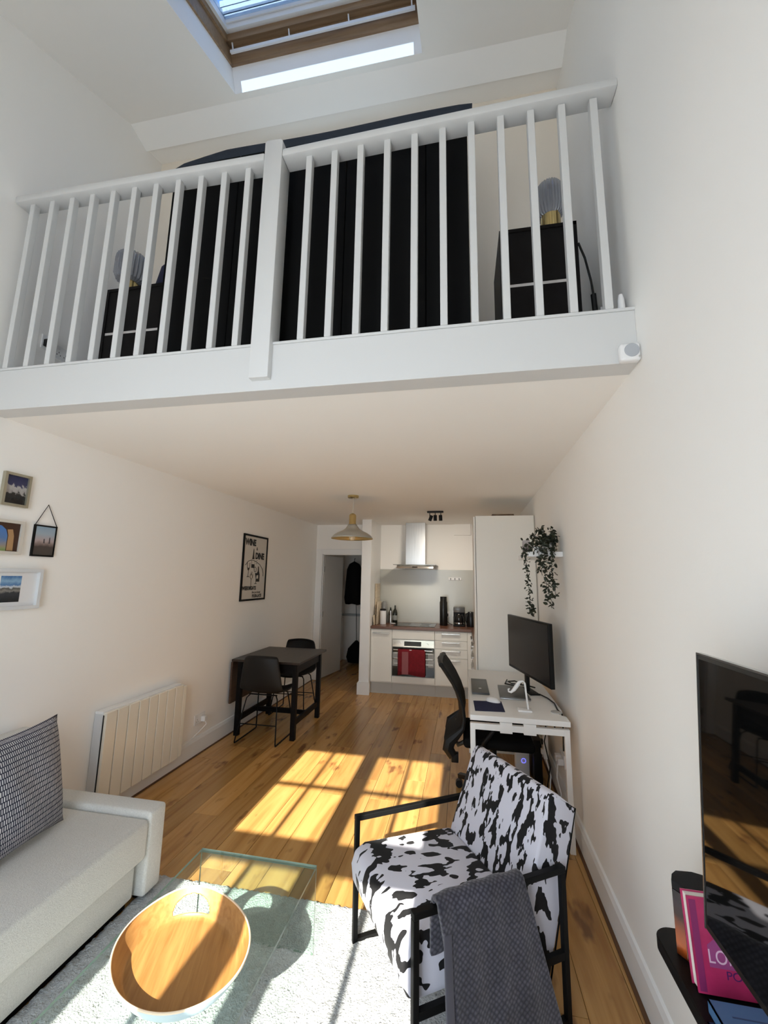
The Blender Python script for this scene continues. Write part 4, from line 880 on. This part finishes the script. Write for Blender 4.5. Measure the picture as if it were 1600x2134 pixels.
# ================================================================== DESK
t = T('desk', 'white desk with square metal legs along the right wall', 'desk', (.33,3.6,0))
DX0, DX1, DY0, DY1 = .028, .640, 2.915, 4.325
MB().prism([(DX0,DY0),(DX1,DY0),(DX1,3.02),(DX1-.035,3.05),(DX1-.035,3.11),(DX1,3.15),(DX1,DY1),(DX0,DY1)], 'z', .710, .742).build('desk_top', DESKW, t, bevel=.002, seg=1)
for (lx,ly) in ((DX0+.016,DY0+.018),(DX1-.022,DY0+.018),(DX0+.016,DY1-.03),(DX1-.022,DY1-.03)): MB().box(lx-.016,lx+.016,ly-.016,ly+.016,0,.690).build('leg', DESKW, t, bevel=.002, seg=1)
MB().box(DX0+.002,DX1-.006,DY0+.004,DY0+.034,.655,.692).build('end_rail', DESKW, t); MB().box(DX0+.002,DX1-.006,DY1-.045,DY1-.015,.655,.692).build('end_rail', DESKW, t)
MB().box(.43,.46,DY0+.03,DY1-.05,.655,.690).build('beam', DESKW, t)
for q in (.215,.36): MB().box(q,q+.075,DY0+.0,DY0+.036,.645,.709).build('bracket', DESKW, t)
gr = MB().lathe([(.036,0),(.036,.004),(.028,.005)], 28, (DX1-.045,3.10,.7422)).build('cable_grommet', mat('grommet', (.45,.45,.44), .5), t)
# monitor
L0 = Vector((.372,3.86,0)); R0 = Vector((.566,3.09,0)); ux = (R0-L0).normalized(); nx = Vector((0,0,1)).cross(ux); nx = nx if nx.x < 0 else -nx
t = T('monitor', 'large black computer monitor on the white desk, turned to the chair', 'monitor', (.50,3.5,.742))
def slab(par, nm, m, a, b_, z0, z1, d0, d1, bev=0):
    p = [L0+ux*a+nx*d0, L0+ux*b_+nx*d0, L0+ux*b_+nx*d1, L0+ux*a+nx*d1]
    return MB().hexa([q+Vector((0,0,z0)) for q in p]+[q+Vector((0,0,z1)) for q in p]).build(nm, m, par, bevel=bev)
WM = (R0-L0).length
slab(t,'casing',mat('monitor_black', (.006,.006,.006), .4, spec=.2),0,WM,.885,1.315,-.03,0,.004); slab(t,'screen',mat('screen_black', (.010,.010,.011), .22, spec=.35),.012,WM-.012,.905,1.303,0,.0015)
slab(t,'stand_neck',BLACKP,WM*.34-.02,WM*.34+.02,.752,1.0,-.06,-.035)
slab(t,'stand_foot',BLACKP,WM*.34-.12,WM*.34+.12,.743,.752,-.10,-.02,.003); slab(t,'stand_foot',BLACKP,WM*.34-.02,WM*.34+.02,.743,.752,-.02,.07,.003)
# laptops, mousepad, mouse
def quad_slab(name, label, cat, p, z0, th, m, bev=.004, extra=None):
    o = MB().hexa([(a,b_,z0) for a,b_ in p]+[(a,b_,z0+th) for a,b_ in p]).build(name, m, bevel=bev); c = Vector((sum(a for a,_ in p)/4, sum(b_ for _,b_ in p)/4, z0)); tag(origin_to(o, c), label, cat); return o
ZD = .7425
GRYL = mat('space_grey', (.10,.10,.095), .4, .5)
q = T('laptop', 'closed dark grey laptop at the left edge of the desk', 'laptop', (.12,3.62,ZD))
MB().hexa([(.052,3.42,ZD),(.182,3.42,ZD),(.182,3.88,ZD),(.052,3.88,ZD),(.052,3.42,ZD+.009),(.182,3.42,ZD+.009),(.182,3.88,ZD+.009),(.052,3.88,ZD+.009)]).build('base', GRYL, q, bevel=.003); MB().box(.050,.180,3.42,3.88,ZD+.010,ZD+.015).build('lid', GRYL, q, bevel=.002)
MB().lathe([(.012,0),(.012,.0004)], 20, (.115,3.55,ZD+.0151)).build('emblem', CHROME, q)
q = T('laptop', 'closed silver grey laptop in the middle of the desk before the monitor', 'laptop', (.35,3.5,ZD))
MB().hexa([(.250,3.335,ZD),(.468,3.325,ZD),(.455,3.70,ZD),(.262,3.70,ZD)]+[(.250,3.335,ZD+.009),(.468,3.325,ZD+.009),(.455,3.70,ZD+.009),(.262,3.70,ZD+.009)]).build('base', mat('alu', (.35,.35,.35), .35, .8), q, bevel=.003)
MB().hexa([(.250,3.337,ZD+.010),(.468,3.327,ZD+.010),(.455,3.70,ZD+.010),(.262,3.70,ZD+.010)]+[(.250,3.337,ZD+.016),(.468,3.327,ZD+.016),(.455,3.70,ZD+.016),(.262,3.70,ZD+.016)]).build('lid', mat('alu_lid', (.15,.145,.14), .4, .5), q, bevel=.002)
quad_slab('mouse_mat', 'navy blue mouse mat near the front of the desk', 'mat', [(.063,3.005),(.258,3.022),(.253,3.262),(.056,3.235)], ZD, .003, NAVY, 0)
ms = MB()
vs_, fs = [], []
for i in range(9):
    th = i/8*PI/2
    for k in range(20): a = 2*PI*k/20; vs_.append((.055*math.cos(a)*math.cos(th), .032*math.sin(a)*math.cos(th), .030*math.sin(th)))
for i in range(8):
    for k in range(20): fs.append((i*20+k, i*20+(k+1)%20, (i+1)*20+(k+1)%20, (i+1)*20+k))
fs.append(tuple(range(20))[::-1])
o = MB().add(vs_, fs).xf(Matrix.Translation((.195,3.245,ZD+.003)) @ Matrix.Rotation(-.5,4,'Z')).build('computer_mouse', WHITEP, smooth=True); tag(origin_to(o, (.195,3.245,ZD+.003)), 'white computer mouse on the navy mouse mat', 'mouse')
# headphone stand
t = T('headphone_stand', 'white curled headphone stand on the front of the desk', 'stand', (.395,3.085,ZD))
MB().box(.345,.435,3.05,3.13,ZD,ZD+.010).build('base', WHITEP, t, bevel=.003)
MB().tube([(.415,3.09,ZD+.01),(.405,3.09,ZD+.10),(.398,3.09,ZD+.175),(.385,3.09,ZD+.188),(.365,3.09,ZD+.182),(.345,3.09,ZD+.155),(.325,3.09,ZD+.128),(.305,3.09,ZD+.112),(.290,3.09,ZD+.116),(.288,3.09,ZD+.130),(.298,3.09,ZD+.134)], [.0065,.0065,.0065,.007,.011,.014,.012,.008,.006,.005,.004], 10).build('curled_arm', WHITEP, t, smooth=True)
# cables on desk
for lab, pts_ in (('black cable coiled on the desk under the monitor', [(.36,3.95,ZD+.006),(.33,3.80,ZD+.006),(.40,3.74,ZD+.008),(.46,3.80,ZD+.014),(.42,3.90,ZD+.010),(.36,3.86,ZD+.012),(.38,3.76,ZD+.018),(.50,3.74,ZD+.015),(.56,3.72,ZD+.006)]),
                  ('black cable running along the back of the desk to its rear edge', [(.56,3.52,ZD+.006),(.60,3.42,ZD+.006),(.622,3.30,ZD+.005),(.61,3.14,ZD+.006),(.626,3.085,ZD-.004),(.628,3.08,.69),(.632,3.12,.5)])):
    cb = MB().tube(pts_, .005, 8).build('desk_cable', BLACKP, smooth=True); tag(cb, lab, 'cable')
# office chair
t = T('office_chair', 'black mesh office chair tucked under the desk', 'chair', (.20,3.45,0))
prof = [(-.172,.985,.018),(-.135,.935,.020),(-.085,.86,.018),(-.045,.78,.018),(-.018,.70,.018),(-.010,.62,.018),(-.020,.56,.022),(-.065,.515,.040),(-.115,.47,.055),(-.125,.42,.055),(-.095,.375,.045)]
for ys in (3.20, 3.66):
    MB().tube([(a,ys,z) for a,z,_ in prof], [w_*.75 for *_,w_ in prof], 8).build('back_frame', BLACKP, t, smooth=True)
vs_, fs = [], []
for (a,z,w_) in prof:
    for k in range(9): u = k/8; vs_.append((a+(-.03*math.sin(u*PI)), 3.20+.46*u, z+(.02*math.sin(u*PI) if z > .9 else 0)))
for i in range(len(prof)-1):
    for k in range(8): q = i*9+k; fs.append((q,q+1,q+10,q+9))
o = MB().add(vs_, fs).build('mesh_back', mat('chair_mesh', (.006,.006,.006), .7, spec=.2), t, smooth=True); sd = o.modifiers.new('thickness','SOLIDIFY'); sd.thickness = .02; sd.offset = 0
MB().tube([(-.172,3.20,.985),(-.185,3.30,.997),(-.185,3.56,.997),(-.172,3.66,.985)], .018, 8).build('top_rail', BLACKP, t, smooth=True)
MB().box(-.02,.47,3.19,3.68,.43,.50).build('seat', BLKF, t, bevel=.03, seg=4)
MB().tube([(.0,3.43,.40),(-.06,3.43,.37),(-.09,3.43,.42),(-.06,3.43,.55)], .018).build('back_bracket', mat('olive_plastic', (.05,.05,.038), .5), t, smooth=True)
MB().tube([(.10,3.17,.42),(.12,3.13,.50),(.20,3.13,.60),(.30,3.13,.60)], .015).build('armrest', BLACKP, t, smooth=True); MB().tube([(.10,3.70,.42),(.12,3.74,.50),(.20,3.74,.60),(.30,3.74,.60)], .015).build('armrest', BLACKP, t, smooth=True)
MB().box(-.105,-.055,3.24,3.29,.315,.375).build('tilt_knob', BLACKP, t, bevel=.004)
MB().lathe([(.025,.11),(.025,.43)], 16, (.20,3.45,0)).build('gas_column', BLACKP, t); 
for k in range(5):
    a = 2*PI*k/5+2.6; e = Vector((.20+.30*math.cos(a),3.45+.30*math.sin(a),0))
    MB().bar((.20,3.45,.115),(e.x,e.y,.085),.04,.03).build('base_arm', BLACKP, t); MB().lathe([(.0,-.022),(.027,-.022),(.027,.022),(0,.022)], 18).xf(Matrix.Translation((e.x,e.y,.028)) @ Matrix.Rotation(PI/2,4,'X')).build('castor', BLACKP, t, smooth=True)
# under desk
t = T('router', 'white upright router with a blue ring light under the desk', 'router', (.47,3.93,0))
MB().box(.405,.515,3.88,3.98,0,.215).build('casing', WHITEP, t, bevel=.006)
rg_ = MB().tube([(.468+.017*math.cos(2*PI*k/24),3.879,.13+.017*math.sin(2*PI*k/24)) for k in range(24)], .0025, 6, closed=True).build('ring_light', mat('blue_ring', (.1,.1,.6), .4), t)
bnode = MATS['blue_ring'].node_tree.nodes['Principled BSDF']; bnode.inputs['Emission Color'].default_value = (.18,.18,1,1); bnode.inputs['Emission Strength'].default_value = .9
pcb = MB().box(.535,.60,3.78,4.12,0,.33).build('black_box', BLACKP, bevel=.004); tag(origin_to(pcb, (.57,3.95,0)), 'black upright box under the desk right of the router', 'box')
socket('wall_socket', 'white double socket with white plugs on the right wall under the desk', (xr(3.5),3.47,.325), 'x-', .15, .09, [(0,WHITEP),(1,WHITEP)])
t = T('power_strip', 'white power strip hanging under the desk', 'power strip', (.60,3.75,.42))
MB().box(.585,.62,3.60,3.65,.26,.50).build('strip_body', WHITEP, t, bevel=.004)
for k in range(3): MB().box(.570,.586,3.61,3.64,.29+.07*k,.325+.07*k).build('plug', BLACKP if k == 1 else WHITEP, t)
for k, (lab, pts_, m_) in enumerate((('black cable looping down under the desk by the power strip', [(.585,3.55,.70),(.57,3.55,.60),(.60,3.52,.50),(.585,3.56,.40),(.61,3.5,.25),(.58,3.52,.06),(.56,3.6,.01)], BLACKP),
        ('white cable hanging from the under-desk socket to the floor', [(xr(3.4)-.045,3.44,.30),(.635,3.40,.22),(.655,3.38,.12),(.63,3.36,.02),(.60,3.3,.01)], WHITEP),
        ('second black cable hanging near the rear desk leg', [(.625,3.35,.69),(.615,3.34,.60),(.63,3.36,.56),(.635,3.42,.60),(.63,3.45,.69)], BLACKP),
        ('white cable hanging straight from the power strip', [(.60,3.60,.26),(.615,3.52,.18),(.60,3.50,.08),(.61,3.48,.01)], WHITEP),
        ('thin black cable lying on the floor under the desk', [(.30,4.2,.005),(.42,3.85,.006),(.52,3.70,.005),(.50,3.5,.006),(.60,3.42,.005)], BLACKP))):
    cb = MB().tube(pts_, .0045, 8).build('hanging_cable', m_, smooth=True); tag(cb, lab, 'cable')

# ================================================================== PLANT SHELF
t = T('wall_shelf', 'short white wall shelf with plants above the desk', 'shelf', (.58,3.35,1.775))
sx0 = .452
MB().box(sx0,xr(3.1)-.002,3.10,3.62,1.776,1.812).build('shelf_board', WHITEP, t, bevel=.002, seg=1)
def leaves(par, pts_, rr, n_, rs, size=.026):
    vs_, fs = [], []
    for _ in range(n_):
        k = rs.random()*(len(pts_)-1); i = int(k); f_ = k-i; p = Vector(pts_[i]).lerp(Vector(pts_[i+1]), f_)
        p += Vector((rs.gauss(0,rr),rs.gauss(0,rr),rs.gauss(0,rr*.6)))
        if p.x > .655: p.x = .655-rs.random()*.05
        d = Vector((rs.uniform(-1,1),rs.uniform(-1,1),rs.uniform(-1.2,.5))).normalized(); a = Vector((rs.uniform(-1,1),rs.uniform(-1,1),rs.uniform(-1,1))).cross(d).normalized(); nn_ = d.cross(a)
        L_ = size*1.22*rs.uniform(.8,1.35); w_ = L_*.28; b = len(vs_)
        vs_ += [p, p+d*L_*.35+a*w_, p+d*L_*.35-a*w_, p+d*L_*.7+a*w_*.75+nn_*.002, p+d*L_*.7-a*w_*.75+nn_*.002, p+d*L_, p+d*L_*.5+nn_*(-.003)]
        fs += [(b,b+2,b+6),(b,b+6,b+1),(b+1,b+6,b+3),(b+2,b+4,b+6),(b+3,b+6,b+5),(b+6,b+4,b+5)]
    o = MB().add(vs_, fs).build('foliage', LEAF, par); o['kind'] = 'stuff'; return o
rs = random.Random(5)
zs = 1.812
t = T('trailing_plant', 'trailing plant in a white pot spilling over the right end of the shelf', 'plant', (.60,3.22,zs))
MB().lathe([(.032,0),(.036,.01),(.048,.085),(.046,.09),(.040,.08)], 28, (.60,3.22,zs)).build('pot', WHITEP, t, smooth=True)
stems = [[(.60,3.22,zs+.08),(.585,3.20,zs+.16),(.54,3.15,zs+.17),(.50,3.12,zs+.10),(.475,3.08,zs+.02)],[(.60,3.2,zs+.08),(.60,3.12,zs+.12),(.56,3.07,zs+.03),(.55,3.06,zs-.12),(.565,3.06,zs-.26),(.60,3.06,zs-.37)],[(.6,3.2,zs+.08),(.63,3.1,zs+.13),(.61,3.07,zs),(.60,3.06,zs-.15),(.62,3.06,zs-.30)],[(.58,3.2,zs+.08),(.54,3.1,zs+.08),(.52,3.07,zs-.02),(.535,3.06,zs-.15)],[(.62,3.22,zs+.08),(.65,3.2,zs+.17),(.645,3.15,zs+.10),(.65,3.1,zs+.0)]]
for k, s_ in enumerate(stems): MB().tube(s_, .0018, 5).build('stem', LEAF, t)
for s_, n_ in zip(stems, (55, 115, 100, 70, 40)): leaves(t, s_, .017, n_, rs)
leaves(t, [(.56,3.2,zs+.12),(.64,3.2,zs+.12)], .03, 45, rs)
t = T('trailing_plant', 'thin trailing plant in a grey pot with one long vine left of the desk shelf', 'plant', (.50,3.45,zs))
MB().lathe([(.025,0),(.028,.01),(.038,.06),(.034,.055)], 24, (.505,3.42,zs)).build('pot', mat('grey_pot', (.35,.36,.37), .6), t, smooth=True)
vine = [(.505,3.42,zs+.06),(.50,3.30,zs+.09),(.46,3.16,zs+.05),(.435,3.09,zs-.01),(.438,3.08,zs-.12),(.445,3.08,zs-.24),(.452,3.08,zs-.34),(.462,3.08,zs-.40),(.455,3.08,zs-.44)]
MB().tube(vine, .0016, 5).build('stem', LEAF, t); leaves(t, vine[3:], .008, 120, rs, .019); leaves(t, vine[:4], .018, 60, rs)
t = T('photo_print', 'small pinkish photo card propped at the left end of the plant shelf', 'photo', (.455,3.3,zs))
MB().box(.425,.478,3.150,3.156,zs+.0,zs+.085).build('card', m_photo('card_print', [(0,(.18,.14,.13)),(.6,(.32,.27,.26)),(1,(.4,.36,.35))], 8, .6), t)
frx = MB().box(.50,.54,3.11,3.125,zs,zs+.035).build('small_card', WHITEP); tag(origin_to(frx, (.52,3.12,zs)), 'tiny white card on the plant shelf', 'card')

# ================================================================== TV AND SHELF UNIT
t = T('television', 'large black flat television on the right wall, seen edge-on', 'television', (.50,.62,.89))
TP = math.atan2(.04, .626)   # leans back a little
def tslab(nm, m, y0, y1, h0, h1, d0, d1, bev=0):
    mb = MB().box(-d1, -d0, y0, y1, h0, h1); mb.xf(Matrix.Translation((.484, 0, .894)) @ Matrix.Rotation(TP, 4, 'Y'))
    return mb.build(nm, m, t, bevel=bev)
TL = 0.96; TY1 = 1.097; TY0 = TY1-TL
tslab('casing', mat('tv_case', (.012,.012,.012), .3, spec=.3), TY0, TY1, 0, .550, -.028, 0, .002)
tslab('bezel', mat('tv_bezel', (.30,.30,.30), .2, .9), TY0, TY1, .550, .554, -.012, .001); tslab('bezel', mat('tv_bezel', (.3,.3,.3)), TY1, TY1+.003, 0, .554, -.012, .001)
tslab('screen', mat('tv_screen', (.003,.003,.003), .03, spec=.55), TY0+.01, TY1-.009, .014, .541, 0, .0015)
tslab('wall_bracket', BLACK, TY0+.40, TY0+.56, .20, .36, -.045, -.029)
MB().box(.53,xr(.6)-.004,.595,.655,1.13,1.19).build('bracket_arm', BLACK, t)
t = T('shelf_unit', 'black low shelf unit with rounded corner under the television', 'shelf unit', (.56,.7,0))
def rshelf(x0, y1, z0, z1, r_, nm):
    pl = [(x0, -.2)]+[(x0+r_-r_*math.cos(a), y1-r_+r_*math.sin(a)) for a in [PI/2*k/8 for k in range(9)]]+[(xr(1.3)-.003, y1), (xr(-.2)-.003, -.2)]
    return MB().prism(pl, 'z', z0, z1).build(nm, BLACKW, t, bevel=.003, seg=1)
rshelf(.478, 1.385, .668, .700, .045, 'shelf_board'); rshelf(.465, 1.20, .36, .39, .05, 'shelf_board'); rshelf(.465, 1.20, .0, .06, .05, 'base')
MB().box(.622,.650,-.2,1.15,.06,.672).build('back_panel', BLACKW, t); MB().box(.48,.62,.30,.32,.06,.672).build('divider', BLACKW, t); MB().box(.50,.62,1.05,1.07,.06,.672).build('divider', BLACKW, t)
# box with amber side
t = T('keepsake_box', 'black topped box with amber sunset sides at the far end of the shelf unit', 'box', (.55,1.28,.700))
pl = [(.505,1.300),(.517,1.325),(.532,1.340),(.571,1.343),(.600,1.333),(.612,1.262),(.556,1.224)]
AMB = m_photo('sunset_print', [(0,(.05,.010,.002)),(.18,(.42,.085,.012)),(.40,(.26,.05,.010)),(.62,(.035,.010,.010)),(.8,(.028,.012,.022)),(1,(.010,.007,.012))], 3, .25)
MB().prism(pl, 'z', .701, .842).build('box_side', AMB, t); MB().prism(pl, 'z', .843, .862).build('lid', mat('lid_black', (.012,.012,.013), .7, spec=.2), t, bevel=.0015, seg=1)
MB().box(.5185,.5200,1.2775,1.2795,.706,.838).build('edge_line', mat('edge_gold', (.55,.40,.30), .3, .6), t)
# upright pink book and the flat blue books in front of it
def book(name, label, p0, lean, w, h, d, cover, txt=()):
    M = Matrix.Translation(p0) @ Matrix.Rotation(lean, 4, 'X')
    t = bpy.data.objects.new(name, None); COL.objects.link(t); t.matrix_basis = M; tag(t, label, 'book')
    MB().box(0,w,-d,-d+.003,0,h).box(0,w,-.003,0,0,h).box(w-.003,w,-d,0,0,h).build('cover', cover, t, world=False)
    MB().box(.004,w-.004,-d+.003,-.003,.003,h-.003).build('pages', mat('paper', (.72,.70,.66), .8), t, world=False)
    for (s_, size, xx_, zz_, m_, sx__) in txt:
        flat_text(s_, size, t, M @ Matrix.Translation((xx_,-d-.0004,zz_)) @ Matrix.Rotation(PI/2,4,'X'), m_, sx=sx__)
    return t
PINK = mat('pink_cover', (.38,.025,.10), .3, noise=.3, nscale=14); PURP = mat('purple_ink', (.07,.01,.10), .5); PALEP = mat('pale_pink_ink', (.60,.40,.52), .5)
b = book('book', 'pink LONDON book standing upright below the television', (.500,1.222,.701), math.radians(-7), .145, .178, .030, PINK, (('LONDON', .036, .028, .058, PALEP, .85), ('POP', .022, .060, .032, PURP, 1.1)))
MB().box(.004,.018,-.0305,-.0300,.004,.172).build('printed_stripe', mat('stripe_purple', (.20,.02,.10), .4), b, world=False)
MB().prism([(.03,.09),(.075,.125),(.12,.11),(.14,.06),(.10,.05),(.03,.05)], 'y', -.0304, -.0300).build('printed_shape', mat('stripe_mauve', (.26,.05,.17), .4), b, world=False)
for (lab, x0_, x1_, y0_, y1_, z0_, z1_, cm) in (('blue book lying flat on top before the pink book', .484, .600, .90, 1.118, .7265, .752, mat('blue_cover', (.05,.13,.27), .4)), ('dark navy book lying under the blue book', .472, .600, .90, 1.10, .7005, .726, mat('navy_cover', (.012,.02,.07), .4))):
    t = T('book', lab, 'book', ((x0_+x1_)/2,(y0_+y1_)/2,z0_))
    MB().box(x0_,x1_,y0_,y1_,z1_-.003,z1_).box(x0_,x1_,y0_,y1_,z0_,z0_+.003).box(x0_,x0_+.003,y0_,y1_,z0_,z1_).build('cover', cm, t)
    MB().box(x0_+.003,x1_-.003,y0_+.003,y1_-.003,z0_+.003,z1_-.003).build('pages', mat('paper', (.72,.70,.66)), t)
    if z0_ > .72: MB().box(.512,.585,1.085,1.088,z1_,z1_+.0004).box(.520,.580,1.070,1.072,z1_,z1_+.0004).build('printed_line', mat('blue_ink', (.02,.05,.13), .5), t)
